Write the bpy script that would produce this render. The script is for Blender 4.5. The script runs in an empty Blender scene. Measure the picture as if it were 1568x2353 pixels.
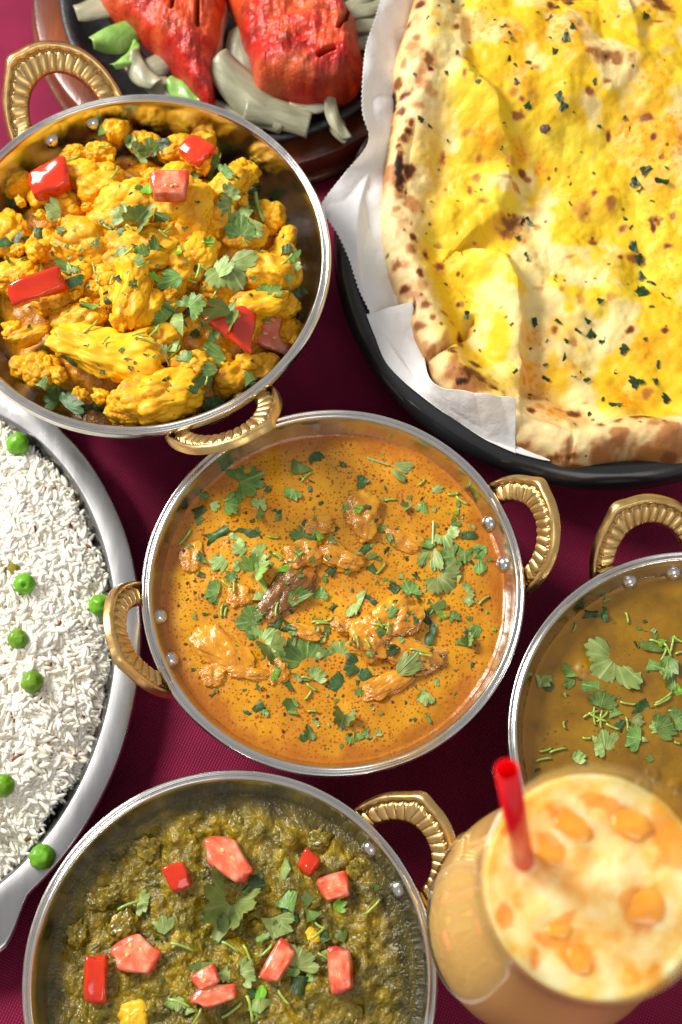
import bpy, bmesh, math, random
import numpy as np
from mathutils import Vector, Matrix, Quaternion
from mathutils.bvhtree import BVHTree
random.seed(7)
sc = bpy.context.scene
C = sc.collection
R = math.radians
# ------------------------------------------------------------------ camera
TILT = R(20); FPX = 3516.0; CAMH = 0.582; PCX, PCY = 784.0, 1176.5
cam_d = bpy.data.cameras.new("camera"); cam = bpy.data.objects.new("camera", cam_d); C.objects.link(cam)
cam.location = (0, 0, CAMH); cam.rotation_euler = (TILT, 0, 0)
cam_d.sensor_fit = 'VERTICAL'; cam_d.sensor_height = 36; cam_d.lens = 36 * FPX / 2353
cam_d.clip_start = 0.01; cam_d.clip_end = 20
cam_d.dof.use_dof = True; cam_d.dof.focus_distance = 0.553; cam_d.dof.aperture_fstop = 11.5
sc.camera = cam
# ------------------------------------------------------------------ room light
w = bpy.data.worlds.new("World"); sc.world = w; w.use_nodes = True
w.node_tree.nodes['Background'].inputs[0].default_value = (1.0, 0.98, 0.95, 1)
w.node_tree.nodes['Background'].inputs[1].default_value = 0.46
def area(name, loc, target, sx, sy, watt, col):
    d = bpy.data.lights.new(name, 'AREA'); d.shape = 'RECTANGLE'; d.size = sx; d.size_y = sy; d.energy = watt; d.color = col
    o = bpy.data.objects.new(name, d); C.objects.link(o); o.location = loc
    o.rotation_euler = (Vector(target) - Vector(loc)).to_track_quat('-Z', 'Y').to_euler(); return o
area("key_softbox", (-0.80, 0.72, 0.80), (0, .22, 0), .42, .42, 26.0, (1.0, .955, .89))
area("overhead_softbox", (0.35, -0.75, 1.5), (0, .2, 0), .8, .8, 5.5, (1.0, .98, .96))
sc.view_settings.view_transform = 'Standard'; sc.view_settings.look = 'None'
sc.view_settings.exposure = 0.0; sc.view_settings.gamma = 1.0
sc.cycles.max_bounces = 12; sc.cycles.diffuse_bounces = 7; sc.cycles.transmission_bounces = 8; sc.cycles.caustics_reflective = False

# ------------------------------------------------------------------ helpers
CT, ST = math.cos(TILT), math.sin(TILT)
def W(px, py, z):                      # where the sight line through a photo point meets height z
    u = (px - PCX) / FPX; v = (py - PCY) / FPX
    d = (u, ST - v * CT, -CT - v * ST); s = (z - CAMH) / d[2]
    return Vector((d[0] * s, d[1] * s, z))
def ray(px, py):
    u = (px - PCX) / FPX; v = (py - PCY) / FPX
    return Vector((0, 0, CAMH)), Vector((u, ST - v * CT, -CT - v * ST)).normalized()
def S(h):
    h = h.lstrip('#'); o = []
    for i in (0, 2, 4):
        c = int(h[i:i + 2], 16) / 255; o.append(c / 12.92 if c <= .04045 else ((c + .055) / 1.055) ** 2.4)
    return tuple(o)
def sm(a, b, x): t = np.clip((x - a) / (b - a), 0, 1); return t * t * (3 - 2 * t)
def hsh(a, b, c, s=0):
    n = (a.astype(np.int64) * 73856093) ^ (b.astype(np.int64) * 19349663) ^ (c.astype(np.int64) * 83492791) ^ (s * 2654435761)
    n = n & 0xffffffff; n = ((n ^ (n >> 15)) * 2246822519) & 0xffffffff; n = ((n ^ (n >> 13)) * 3266489917) & 0xffffffff
    return ((n ^ (n >> 16)) & 0xffffffff) / 4294967295.0
def vn(p, s=0):                        # value noise, -1..1
    i = np.floor(p).astype(np.int64); f = p - i; f = f * f * f * (f * (f * 6 - 15) + 10); r = 0
    for dx in (0, 1):
        for dy in (0, 1):
            for dz in (0, 1):
                r = r + hsh(i[:, 0] + dx, i[:, 1] + dy, i[:, 2] + dz, s) * (f[:, 0] if dx else 1 - f[:, 0]) * (f[:, 1] if dy else 1 - f[:, 1]) * (f[:, 2] if dz else 1 - f[:, 2])
    return r * 2 - 1
def fbm(p, o=4, s=0, g=.5):
    r = 0; a = 1
    for k in range(o): r = r + a * vn(p * 2.03 ** k, s + k); a *= g
    return r
def worley(p, s=0):
    i = np.floor(p).astype(np.int64); b = np.full(len(p), 9.)
    for dx in (-1, 0, 1):
        for dy in (-1, 0, 1):
            for dz in (-1, 0, 1):
                q = i + (dx, dy, dz); c = [hsh(q[:, 0], q[:, 1], q[:, 2], s + k) for k in (11, 12, 13)]
                b = np.minimum(b, sum((q[:, k] + c[k] - p[:, k]) ** 2 for k in range(3)))
    return np.sqrt(b)
def P3(x, y, z=0.): return np.stack([x, y, np.zeros_like(x) + z], 1)

def mesh(name, V, F, mats=None, smooth=True, attrs=None, fmat=None):
    m = bpy.data.meshes.new(name); V = np.asarray(V, float)
    if isinstance(F, np.ndarray):
        n, k = F.shape
        m.vertices.add(len(V)); m.vertices.foreach_set('co', V.astype(np.float32).ravel())
        m.loops.add(n * k); m.loops.foreach_set('vertex_index', F.astype(np.int32).ravel())
        m.polygons.add(n); m.polygons.foreach_set('loop_start', np.arange(0, n * k, k, dtype=np.int32)); m.update(calc_edges=True)
    else: m.from_pydata([tuple(v) for v in V], [], [tuple(f) for f in F]); m.update()
    if smooth: m.polygons.foreach_set('use_smooth', np.ones(len(m.polygons), bool))
    for t in (mats if isinstance(mats, (list, tuple)) else [mats]):
        if t: m.materials.append(t)
    if fmat is not None: m.polygons.foreach_set('material_index', np.asarray(fmat, np.int32))
    for k, a in (attrs or {}).items():
        a = np.asarray(a, np.float32)
        if a.ndim == 1: at = m.attributes.new(k, 'FLOAT', 'POINT'); at.data.foreach_set('value', a)
        else:
            at = m.attributes.new(k, 'FLOAT_COLOR', 'POINT'); at.data.foreach_set('color', np.c_[a, np.ones(len(a))].astype(np.float32).ravel())
    m.validate(); return m
def tag(o, label=None, cat=None, group=None, kind=None):
    for k, v in (('label', label), ('category', cat), ('group', group), ('kind', kind)):
        if v: o[k] = v
    return o
def ob(name, m, loc=(0, 0, 0), parent=None, **k):
    o = bpy.data.objects.new(name, m); C.objects.link(o); o.location = loc
    if parent: o.parent = parent
    return tag(o, **k)
def empty(name, loc, rz=0, **k):
    o = bpy.data.objects.new(name, None); C.objects.link(o); o.location = loc; o.rotation_euler = (0, 0, rz); o.empty_display_size = .01
    return tag(o, **k)
def lathe(prof, n=128, sx=1, sy=1, rfun=None, flip=False):
    prof = np.asarray(prof, float); k = len(prof); a = np.arange(n) * 2 * np.pi / n
    V = np.zeros((k, n, 3)); V[:, :, 0] = prof[:, 0, None] * np.cos(a) * sx; V[:, :, 1] = prof[:, 0, None] * np.sin(a) * sy; V[:, :, 2] = prof[:, 1, None]
    i, j = np.meshgrid(np.arange(k - 1), np.arange(n), indexing='ij'); j2 = (j + 1) % n
    F = np.stack([i * n + j, i * n + j2, (i + 1) * n + j2, (i + 1) * n + j], -1).reshape(-1, 4)
    if flip: F = F[:, ::-1]
    return V.reshape(-1, 3), F
def spl(pts, n=8):                     # Catmull-Rom through points
    p = np.asarray(pts, float); p = np.vstack([2 * p[0] - p[1], p, 2 * p[-1] - p[-2]]); o = []
    for i in range(1, len(p) - 2):
        for t in np.arange(n) / n:
            o.append(.5 * (2 * p[i] + (p[i + 1] - p[i - 1]) * t + (2 * p[i - 1] - 5 * p[i] + 4 * p[i + 1] - p[i + 2]) * t * t + (3 * p[i] - 3 * p[i - 1] + p[i + 1] * 1 - p[i + 2] * 0 - 0 * p[i]) * 0 + (-p[i - 1] + 3 * p[i] - 3 * p[i + 1] + p[i + 2]) * t ** 3))
    o.append(p[-2]); return np.array(o)
def polar(Rt, zf, nr, nt, skirt=None, spow=1.0, sk=.93):
    """sheet about the origin; Rt(theta)->radius, zf(x,y,s,th)->z; skirt = z of the closing bottom"""
    th = np.arange(nt) * 2 * np.pi / nt; s = (np.arange(1, nr + 1) / nr) ** spow
    Rr = Rt(th); SS, TT = np.meshgrid(s, th, indexing='ij'); X = SS * Rr * np.cos(TT); Y = SS * Rr * np.sin(TT)
    x = np.r_[0, X.ravel()]; y = np.r_[0, Y.ravel()]; ss = np.r_[0, SS.ravel()]; tt = np.r_[0, TT.ravel()]
    z = zf(x, y, ss, tt); V = P3(x, y); V[:, 2] = z
    i, j = np.meshgrid(np.arange(nr - 1), np.arange(nt), indexing='ij'); j2 = (j + 1) % nt
    F = np.stack([1 + i * nt + j, 1 + (i + 1) * nt + j, 1 + (i + 1) * nt + j2, 1 + i * nt + j2], -1).reshape(-1, 4)
    jj = np.arange(nt); f0 = np.stack([np.zeros(nt, int), 1 + jj, 1 + (jj + 1) % nt, 1 + (jj + 1) % nt], 1)
    Fl = [list(f[:3]) for f in f0]; Fa = F
    if skirt is not None:
        b = len(V); last = 1 + (nr - 1) * nt
        Vs = V[last:last + nt].copy(); Vs[:, :2] *= sk; Vs[:, 2] = skirt; V = np.vstack([V, Vs, [[0, 0, skirt]]])
        ss = np.r_[ss, np.ones(nt), 1]; tt = np.r_[tt, th, 0]
        Fa = np.vstack([F, np.stack([last + jj, b + jj, b + (jj + 1) % nt, last + (jj + 1) % nt], 1)])
        Fl += [[b + (k + 1) % nt, b + k, b + nt] for k in range(nt)]
    return V, Fa, Fl, ss, tt
def qt(Fa, Fl):                        # quads + tris -> one triangle array
    T = np.vstack([Fa[:, [0, 1, 2]], Fa[:, [0, 2, 3]]]); return np.vstack([T, np.array(Fl)]) if len(Fl) else T

# ------------------------------------------------------------------ materials
def M(name, ramp, nscale=60., rough=.4, metal=0, spec=.5, coat=0, coat_rough=.08, bumps=(), sss=0, sssr=(1, .4, .2), attrs=(), rand=0, voro=(), col_attr=None, noise_detail=4, sheen=0, trans=0, ior=1.45, stretch=None, sss_scale=.003, randhue=0, rough_noise=None, ramp2=None, tint=None, us=None):
    if us: stretch = (us, us, us); bumps = [(a_, d_ * .5, e_) for a_, d_, e_ in bumps]
    m = bpy.data.materials.new(name); m.use_nodes = True; t = m.node_tree; N = t.nodes; L = t.links; b = N['Principled BSDF']
    tc = N.new('ShaderNodeTexCoord'); co = tc.outputs['Object']
    if stretch:
        mp = N.new('ShaderNodeMapping'); mp.inputs['Scale'].default_value = stretch; L.new(co, mp.inputs[0]); co = mp.outputs[0]
    def noise(sc_, det=4, rgh=.55):
        n = N.new('ShaderNodeTexNoise'); n.inputs['Scale'].default_value = sc_; n.inputs['Detail'].default_value = det; n.inputs['Roughness'].default_value = rgh; L.new(co, n.inputs['Vector']); return n.outputs['Fac']
    def mix(f, a, b2, mode='MIX'):
        x = N.new('ShaderNodeMix'); x.data_type = 'RGBA'; x.blend_type = mode
        if hasattr(f, 'is_linked') or not isinstance(f, (int, float)): L.new(f, x.inputs[0])
        else: x.inputs[0].default_value = f
        for s, v in ((x.inputs[6], a), (x.inputs[7], b2)):
            if isinstance(v, tuple): s.default_value = (*v[:3], 1)
            else: L.new(v, s)
        return x.outputs[2]
    def rampn(fac, rr):
        cr = N.new('ShaderNodeValToRGB'); e = cr.color_ramp.elements; L.new(fac, cr.inputs[0])
        e[0].position, e[0].color = rr[0][0], (*rr[0][1], 1); e[1].position, e[1].color = rr[-1][0], (*rr[-1][1], 1)
        for p, c in rr[1:-1]: x = e.new(p); x.color = (*c, 1)
        return cr.outputs[0]
    if col_attr:
        a = N.new('ShaderNodeAttribute'); a.attribute_name = col_attr; col = a.outputs['Color']
        if ramp: col = mix(1.0, col, rampn(noise(nscale, noise_detail), ramp), 'MULTIPLY')
    elif len(ramp) == 1: col = ramp[0][1]
    else: col = rampn(noise(nscale, noise_detail), ramp)
    for (vs, thr, vc, dens) in voro:    # specks: scale, radius, colour, share of cells that carry one
        v = N.new('ShaderNodeTexVoronoi'); v.inputs['Scale'].default_value = vs; L.new(co, v.inputs['Vector'])
        nn = N.new('ShaderNodeMath'); nn.operation = 'MULTIPLY_ADD'; L.new(noise(vs * 2.2, 2), nn.inputs[0]); nn.inputs[1].default_value = .5; L.new(v.outputs['Distance'], nn.inputs[2])
        mr = N.new('ShaderNodeMapRange'); mr.inputs['From Min'].default_value = thr + .25; mr.inputs['From Max'].default_value = thr + .13; L.new(nn.outputs[0], mr.inputs[0])
        sx = N.new('ShaderNodeSeparateColor'); L.new(v.outputs['Color'], sx.inputs[0]); lt = N.new('ShaderNodeMath'); lt.operation = 'LESS_THAN'; L.new(sx.outputs[0], lt.inputs[0]); lt.inputs[1].default_value = dens
        mu = N.new('ShaderNodeMath'); mu.operation = 'MULTIPLY'; L.new(mr.outputs[0], mu.inputs[0]); L.new(lt.outputs[0], mu.inputs[1])
        col = mix(mu.outputs[0], col, vc)
    for (an, ac) in attrs:
        a = N.new('ShaderNodeAttribute'); a.attribute_name = an; col = mix(a.outputs['Fac'], col, ac)
    if rand or randhue:
        oi = N.new('ShaderNodeObjectInfo'); hs = N.new('ShaderNodeHueSaturation')
        for key, amt, base in (('Value', rand, 1), ('Hue', randhue, .5)):
            if amt:
                mr = N.new('ShaderNodeMapRange'); mr.inputs['To Min'].default_value = base - amt; mr.inputs['To Max'].default_value = base + amt; L.new(oi.outputs['Random'], mr.inputs[0]); L.new(mr.outputs[0], hs.inputs[key])
        if isinstance(col, tuple): hs.inputs['Color'].default_value = (*col, 1)
        else: L.new(col, hs.inputs['Color'])
        col = hs.outputs[0]
    if isinstance(col, tuple): b.inputs['Base Color'].default_value = (*col, 1)
    else: L.new(col, b.inputs['Base Color'])
    prev = None
    for (bs, dist, det) in bumps:
        bp = N.new('ShaderNodeBump'); bp.inputs['Distance'].default_value = dist; bp.inputs['Strength'].default_value = 1; L.new(noise(bs, det, .6), bp.inputs['Height'])
        if prev: L.new(prev, bp.inputs['Normal'])
        prev = bp.outputs[0]
    if prev: L.new(prev, b.inputs['Normal']); L.new(prev, b.inputs['Coat Normal'])
    if rough_noise:
        mr = N.new('ShaderNodeMapRange'); mr.inputs['From Min'].default_value = .3; mr.inputs['From Max'].default_value = .7; mr.inputs['To Min'].default_value = rough_noise[1]; mr.inputs['To Max'].default_value = rough_noise[2]; L.new(noise(rough_noise[0], 4), mr.inputs[0]); L.new(mr.outputs[0], b.inputs['Roughness'])
    else: b.inputs['Roughness'].default_value = rough
    b.inputs['Metallic'].default_value = metal; b.inputs['Specular IOR Level'].default_value = spec
    b.inputs['Coat Weight'].default_value = coat; b.inputs['Coat Roughness'].default_value = coat_rough
    b.inputs['Subsurface Weight'].default_value = sss; b.inputs['Subsurface Radius'].default_value = sssr; b.inputs['Subsurface Scale'].default_value = sss_scale
    b.inputs['Sheen Weight'].default_value = sheen; b.inputs['Transmission Weight'].default_value = trans; b.inputs['IOR'].default_value = ior
    return m
K = S
m_steel = M('steel', [(.3, (.60, .59, .575)), (.7, (.68, .67, .655))], 30, metal=1, bumps=[(900, .00001, 3)], rough_noise=(160, .13, .24))
m_platter = M('brushed_steel', [(.3, (.33, .33, .335)), (.7, (.41, .41, .415))], 26, metal=1, bumps=[(260, .00002, 5)], rough_noise=(120, .22, .30), stretch=(1, .25, 1))
m_brass = M('cast_brass', [(.3, (.58, .37, .13)), (.7, (.76, .53, .23))], 110, metal=1, bumps=[(900, .00006, 4)], rough_noise=(300, .26, .42), attrs=[('grime', (.13, .07, .02))])
m_cloth = None
m_iron = M('cast_iron', [(.3, (.012, .012, .013)), (.7, (.03, .03, .032))], 200, rough=.38, bumps=[(900, .0003, 4)])
m_wood = M('dark_red_wood', [(.3, (.06, .014, .006)), (.5, (.13, .032, .012)), (.7, (.24, .06, .016))], 14, rough=.3, coat=.3, coat_rough=.2, stretch=(5, 1, 5), bumps=[(90, .0002, 3)])
m_plastic = M('black_plastic', [(.3, (.010, .010, .011)), (.7, (.016, .016, .018))], 40, rough=.24, coat=.3, coat_rough=.12, bumps=[(500, .00002, 2)])
m_paper = M('parchment', [(.3, (.80, .79, .79)), (.7, (.86, .85, .84))], 30, rough=.5, bumps=[(45, .0014, 4), (160, .0003, 3)], sss=.25, sssr=(1, 1, 1), sss_scale=.002, spec=.35)
m_curry = M('orange_curry', [(.3, S('#b07002')), (.5, S('#c68804')), (.68, S('#d29a0a'))], 42, rough=.3, coat=.35, coat_rough=.12, bumps=[(170, .0004, 3), (600, .00010, 3)],
            voro=[(520, .32, S('#9a4c02'), .85), (900, .32, S('#8c4402'), .7), (330, .27, S('#4d2405'), .2)], attrs=[('oil', S('#a65804'))])
m_dal = M('brown_dal', [(.3, S('#6c4a00')), (.5, S('#866002')), (.7, S('#9a7206'))], 60, rough=.34, coat=.3, coat_rough=.14, bumps=[(120, .0003, 3), (600, .00006, 3)],
          voro=[(800, .22, S('#5d3f08'), .3), (330, .22, S('#6b4a0c'), .10)], attrs=[('oil', S('#a8760a'))])
PALR = [(.28, S('#383000')), (.42, S('#625600')), (.58, S('#857002')), (.75, S('#b09408'))]
m_palak = M('spinach_curry', PALR, 130, rough=.36, spec=.3, coat=.55, coat_rough=.06, bumps=[(200, .0014, 4), (800, .00035, 3)],
            attrs=[('oil', S('#343000'))])
m_cauli = M('turmeric_vegetable', [(.28, S('#b06c04')), (.42, S('#dc9a08')), (.6, S('#edb410')), (.8, S('#f6cc30'))], 80, rough=.55, coat=.10, coat_rough=.25, spec=.4, bumps=[(220, .00012, 3), (700, .00005, 3)], sss=.2, sssr=(1, .6, .1), sss_scale=.002, rand=.14,
            voro=[(420, .2, S('#8a5408'), .16), (900, .2, S('#4a3a0a'), .05)], attrs=[('stalk', S('#f0c020'))], us=0.013)
m_masala = M('masala', [(.3, S('#8a5204')), (.5, S('#c48208')), (.7, S('#e2a60e'))], 120, rough=.32, coat=.5, coat_rough=.15, bumps=[(260, .0012, 4), (800, .0003, 3)])
m_naan = M('naan_bread', [(.25, (.93, .93, .90)), (.75, (1, 1, 1))], 160, col_attr='Col', rough=.55, coat=.08, coat_rough=.3, spec=.35, bumps=[(120, .0006, 4), (700, .00012, 3)], sss=.1, sssr=(1, .7, .3), sss_scale=.002)
m_chick = M('tandoori_chicken', [(.25, (.72, .6, .6)), (.75, (1, 1, 1))], 170, col_attr='Col', rough=.42, coat=.22, coat_rough=.2, bumps=[(230, .0009, 5), (900, .0002, 3)], sss=.1, sssr=(1, .3, .2), sss_scale=.002)
m_meat = M('curried_chicken', [(.3, S('#a86404')), (.5, S('#c88408')), (.7, S('#e0a41c'))], 90, rough=.28, coat=.7, coat_rough=.12, bumps=[(240, .0010, 4), (900, .0002, 3)], us=0.01)
m_meat2 = M('curried_chicken_skin', [(.3, S('#4a2f08')), (.5, S('#7c4d0a')), (.7, S('#a9670c'))], 160, rough=.3, coat=.6, coat_rough=.15, bumps=[(340, .0010, 4)], us=0.01)
m_rice = M('boiled_rice', [(.3, (.88, .82, .68)), (.7, (.94, .90, .81))], 60, rough=.5, sss=.35, sssr=(1, .85, .6), sss_scale=.0007, spec=.45)
m_ricebed = M('rice_bed', [(.3, (.80, .72, .54)), (.7, (.88, .82, .68))], 200, rough=.6, bumps=[(350, .0015, 3)])
m_cumin = M('cumin_seed', [(.3, S('#5a2c08')), (.7, S('#9a5a1a'))], 900, rough=.5, rand=.3, us=0.002)
m_pea = M('green_pea', [(.3, S('#569410')), (.7, S('#76ac20'))], 90, rough=.38, coat=.15, coat_rough=.15, sss=.3, sssr=(.6, 1, .2), sss_scale=.003, rand=.2, randhue=.015, bumps=[(160, .0004, 2)], us=0.0042)
m_pea_old = M('olive_pea', [(.3, S('#6d5f10')), (.7, S('#9a8a2a'))], 200, rough=.4, bumps=[(300, .0005, 2)], us=0.0042)
m_leafs = []
for nm, a, b_, c in (('pale', '#667f3c', '#98ac62', '#bccb90'), ('mid', '#3f5c22', '#6c8c42', '#9cb06a'), ('dark', '#22381a', '#3c5c2e', '#64804c'), ('bright', '#4c8614', '#78aa2c', '#a8cc58')):
    m_leafs.append(M('coriander_' + nm, [(.28, S(a)), (.7, S(b_))], 210, rough=.42, spec=.4, rand=.34, randhue=.016, attrs=[('vein', S(c)), ('wet', S('#182a12'))], bumps=[(500, .0003, 3)], sss=.06, sss_scale=.001, us=0.008))
m_stem = M('coriander_stem', [(.3, S('#7c9a30')), (.7, S('#aac45c'))], 400, rough=.3, rand=.15, coat=.3, us=0.006)
m_char_herb = M('dark_herb', [(.3, S('#0d1a0b')), (.7, S('#1f4018'))], 500, rough=.4, rand=.5, attrs=[('vein', S('#24501c'))], bumps=[(800, .0004, 3)], us=0.004)
m_tom = M('tomato_skin', [(.3, S('#c22205')), (.7, S('#d93a0c'))], 60, rough=.16, coat=.6, coat_rough=.06, sss=.15, sssr=(1, .2, .1), sss_scale=.003, rand=.1, us=0.009)
m_tomf = M('tomato_flesh', [(.32, S('#d24a28')), (.46, S('#e87450')), (.6, S('#f2a280')), (.72, S('#f8c8ae'))], 150, rough=.25, coat=.5, coat_rough=.1, sss=.3, sssr=(1, .3, .2), sss_scale=.003, bumps=[(260, .0008, 3)], attrs=[('skin', S('#c22c1c'))], rand=.08, us=0.009)
m_onion = M('white_onion', [(.3, S('#77775e')), (.7, S('#a4a288'))], 40, rough=.4, coat=.15, sss=.2, sssr=(1, 1, .8), sss_scale=.002, bumps=[(120, .0003, 2)], stretch=(1, 5, 1), rand=.15)
m_lett = M('lettuce', [(.3, S('#5e9432')), (.7, S('#9cc46a'))], 80, rough=.35, coat=.2, bumps=[(200, .0006, 3)], rand=.2)
m_straw = M('red_straw', [(0, (.88, .004, .012))], rough=.22, coat=.4, sss=.1, sssr=(1, .1, .1), sss_scale=.002)
m_lassi = M('orange_lassi', [(.32, S('#f0a838')), (.44, S('#f6c468')), (.54, S('#f8d48a')), (.7, S('#fae6b0'))], 110, rough=.35, coat=.2, coat_rough=.15, sss=.8, sssr=(1, .75, .45), sss_scale=.014, bumps=[(300, .0003, 3)], attrs=[('deep', S('#f0941a')), ('body', S('#ffc676'))])
m_ice = M('ice_in_drink', [(.3, S('#f0921a')), (.7, S('#f5ac40'))], 90, rough=.16, coat=.7, coat_rough=.08, sss=.3, sssr=(1, .6, .2), sss_scale=.004, bumps=[(150, .0006, 2)], us=0.005)
m_paneer = M('yellow_paneer', [(.3, S('#c79a08')), (.7, S('#e8c21c'))], 150, rough=.4, coat=.3, bumps=[(250, .0007, 3)], us=0.006)
g = bpy.data.materials.new('clear_glass'); g.use_nodes = True; t = g.node_tree; N, L = t.nodes, t.links      # thin-walled glass: clear with a Fresnel reflection
N.remove(N['Principled BSDF']); tr = N.new('ShaderNodeBsdfTransparent'); tr.inputs[0].default_value = (.97, .965, .95, 1); gl = N.new('ShaderNodeBsdfGlossy'); gl.inputs['Roughness'].default_value = .02; gl.inputs['Color'].default_value = (1, 1, 1, 1)
fr = N.new('ShaderNodeMath'); fr.operation = 'POWER'; fr.inputs[1].default_value = 6.5; lw = N.new('ShaderNodeLayerWeight'); L.new(lw.outputs['Facing'], fr.inputs[0]); fa = N.new('ShaderNodeMath'); fa.operation = 'ADD'; fa.use_clamp = True; fa.inputs[1].default_value = .035; L.new(fr.outputs[0], fa.inputs[0]); fr = fa; mx_ = N.new('ShaderNodeMixShader'); L.new(fr.outputs[0], mx_.inputs[0]); L.new(tr.outputs[0], mx_.inputs[1]); L.new(gl.outputs[0], mx_.inputs[2]); L.new(mx_.outputs[0], N['Material Output'].inputs[0]); m_glass = g
# woven cloth
m = bpy.data.materials.new('maroon_weave'); m.use_nodes = True; t = m.node_tree; N, L = t.nodes, t.links; b = N['Principled BSDF']
tc = N.new('ShaderNodeTexCoord'); mp = N.new('ShaderNodeMapping'); mp.inputs['Rotation'].default_value = (0, 0, R(24)); L.new(tc.outputs['Object'], mp.inputs[0])
wv = []
for d in ('X', 'Y'):
    x = N.new('ShaderNodeTexWave'); x.bands_direction = d; x.inputs['Scale'].default_value = 300; x.inputs['Distortion'].default_value = 1.2; x.inputs['Detail'].default_value = 1; x.inputs['Detail Scale'].default_value = 1; L.new(mp.outputs[0], x.inputs[0]); wv.append(x.outputs['Fac'])
mu = N.new('ShaderNodeMath'); mu.operation = 'MULTIPLY'; L.new(wv[0], mu.inputs[0]); L.new(wv[1], mu.inputs[1])
nz = N.new('ShaderNodeTexNoise'); nz.inputs['Scale'].default_value = 60; nz.inputs['Detail'].default_value = 5; L.new(tc.outputs['Object'], nz.inputs[0])
mr = N.new('ShaderNodeMapRange'); mr.inputs['To Min'].default_value = .55; mr.inputs['To Max'].default_value = 1.35; L.new(mu.outputs[0], mr.inputs[0])
mr2 = N.new('ShaderNodeMapRange'); mr2.inputs['From Min'].default_value = .3; mr2.inputs['From Max'].default_value = .7; mr2.inputs['To Min'].default_value = .85; mr2.inputs['To Max'].default_value = 1.15; L.new(nz.outputs[0], mr2.inputs[0])
m3 = N.new('ShaderNodeMath'); m3.operation = 'MULTIPLY'; L.new(mr.outputs[0], m3.inputs[0]); L.new(mr2.outputs[0], m3.inputs[1])
vm = N.new('ShaderNodeVectorMath'); vm.operation = 'SCALE'; vm.inputs[0].default_value = (.27, .007, .052); L.new(m3.outputs[0], vm.inputs['Scale']); L.new(vm.outputs[0], b.inputs['Base Color'])
bp = N.new('ShaderNodeBump'); bp.inputs['Distance'].default_value = .0003; bp.inputs['Strength'].default_value = .8; L.new(mu.outputs[0], bp.inputs['Height']); L.new(bp.outputs[0], b.inputs['Normal'])
b.inputs['Roughness'].default_value = .62; b.inputs['Specular IOR Level'].default_value = .18; b.inputs['Sheen Weight'].default_value = .15; b.inputs['Sheen Roughness'].default_value = .4; b.inputs['Sheen Tint'].default_value = (.95, .2, .4, 1); m_cloth = m
# thin smear of sauce left on the steel above a curry
def film(name, col, dens):
    m = bpy.data.materials.new(name); m.use_nodes = True; t = m.node_tree; N, L = t.nodes, t.links; b = N['Principled BSDF']; b.inputs['Base Color'].default_value = (*col, 1); b.inputs['Roughness'].default_value = .3
    tc = N.new('ShaderNodeTexCoord'); nz = N.new('ShaderNodeTexNoise'); nz.inputs['Scale'].default_value = 330; nz.inputs['Detail'].default_value = 6; nz.inputs['Roughness'].default_value = .7; L.new(tc.outputs['Object'], nz.inputs[0])
    a = N.new('ShaderNodeAttribute'); a.attribute_name = 'fade'; ad = N.new('ShaderNodeMath'); ad.operation = 'ADD'; L.new(nz.outputs[0], ad.inputs[0]); L.new(a.outputs['Fac'], ad.inputs[1])
    mr = N.new('ShaderNodeMapRange'); mr.inputs['From Min'].default_value = .95 - dens; mr.inputs['From Max'].default_value = 1.2 - dens; mr.inputs['To Max'].default_value = .95; L.new(ad.outputs[0], mr.inputs[0]); L.new(mr.outputs[0], b.inputs['Alpha'])
    return m

# ------------------------------------------------------------------ cloth
n = 160; xs = np.linspace(-.9, .9, n); ys = np.linspace(-.6, 1.3, n); X, Y = np.meshgrid(xs, ys, indexing='ij')
z = fbm(P3(X.ravel() * 7, Y.ravel() * 7), 3) * .0005 - .0012
i, j = np.meshgrid(np.arange(n - 1), np.arange(n - 1), indexing='ij'); F = np.stack([i * n + j, (i + 1) * n + j, (i + 1) * n + j + 1, i * n + j + 1], -1).reshape(-1, 4)
V = P3(X.ravel(), Y.ravel()); V[:, 2] = z
ob('tablecloth', mesh('tablecloth', V, F, m_cloth), label='woven maroon tablecloth spread under all the dishes', cat='tablecloth', kind='structure')

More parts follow.
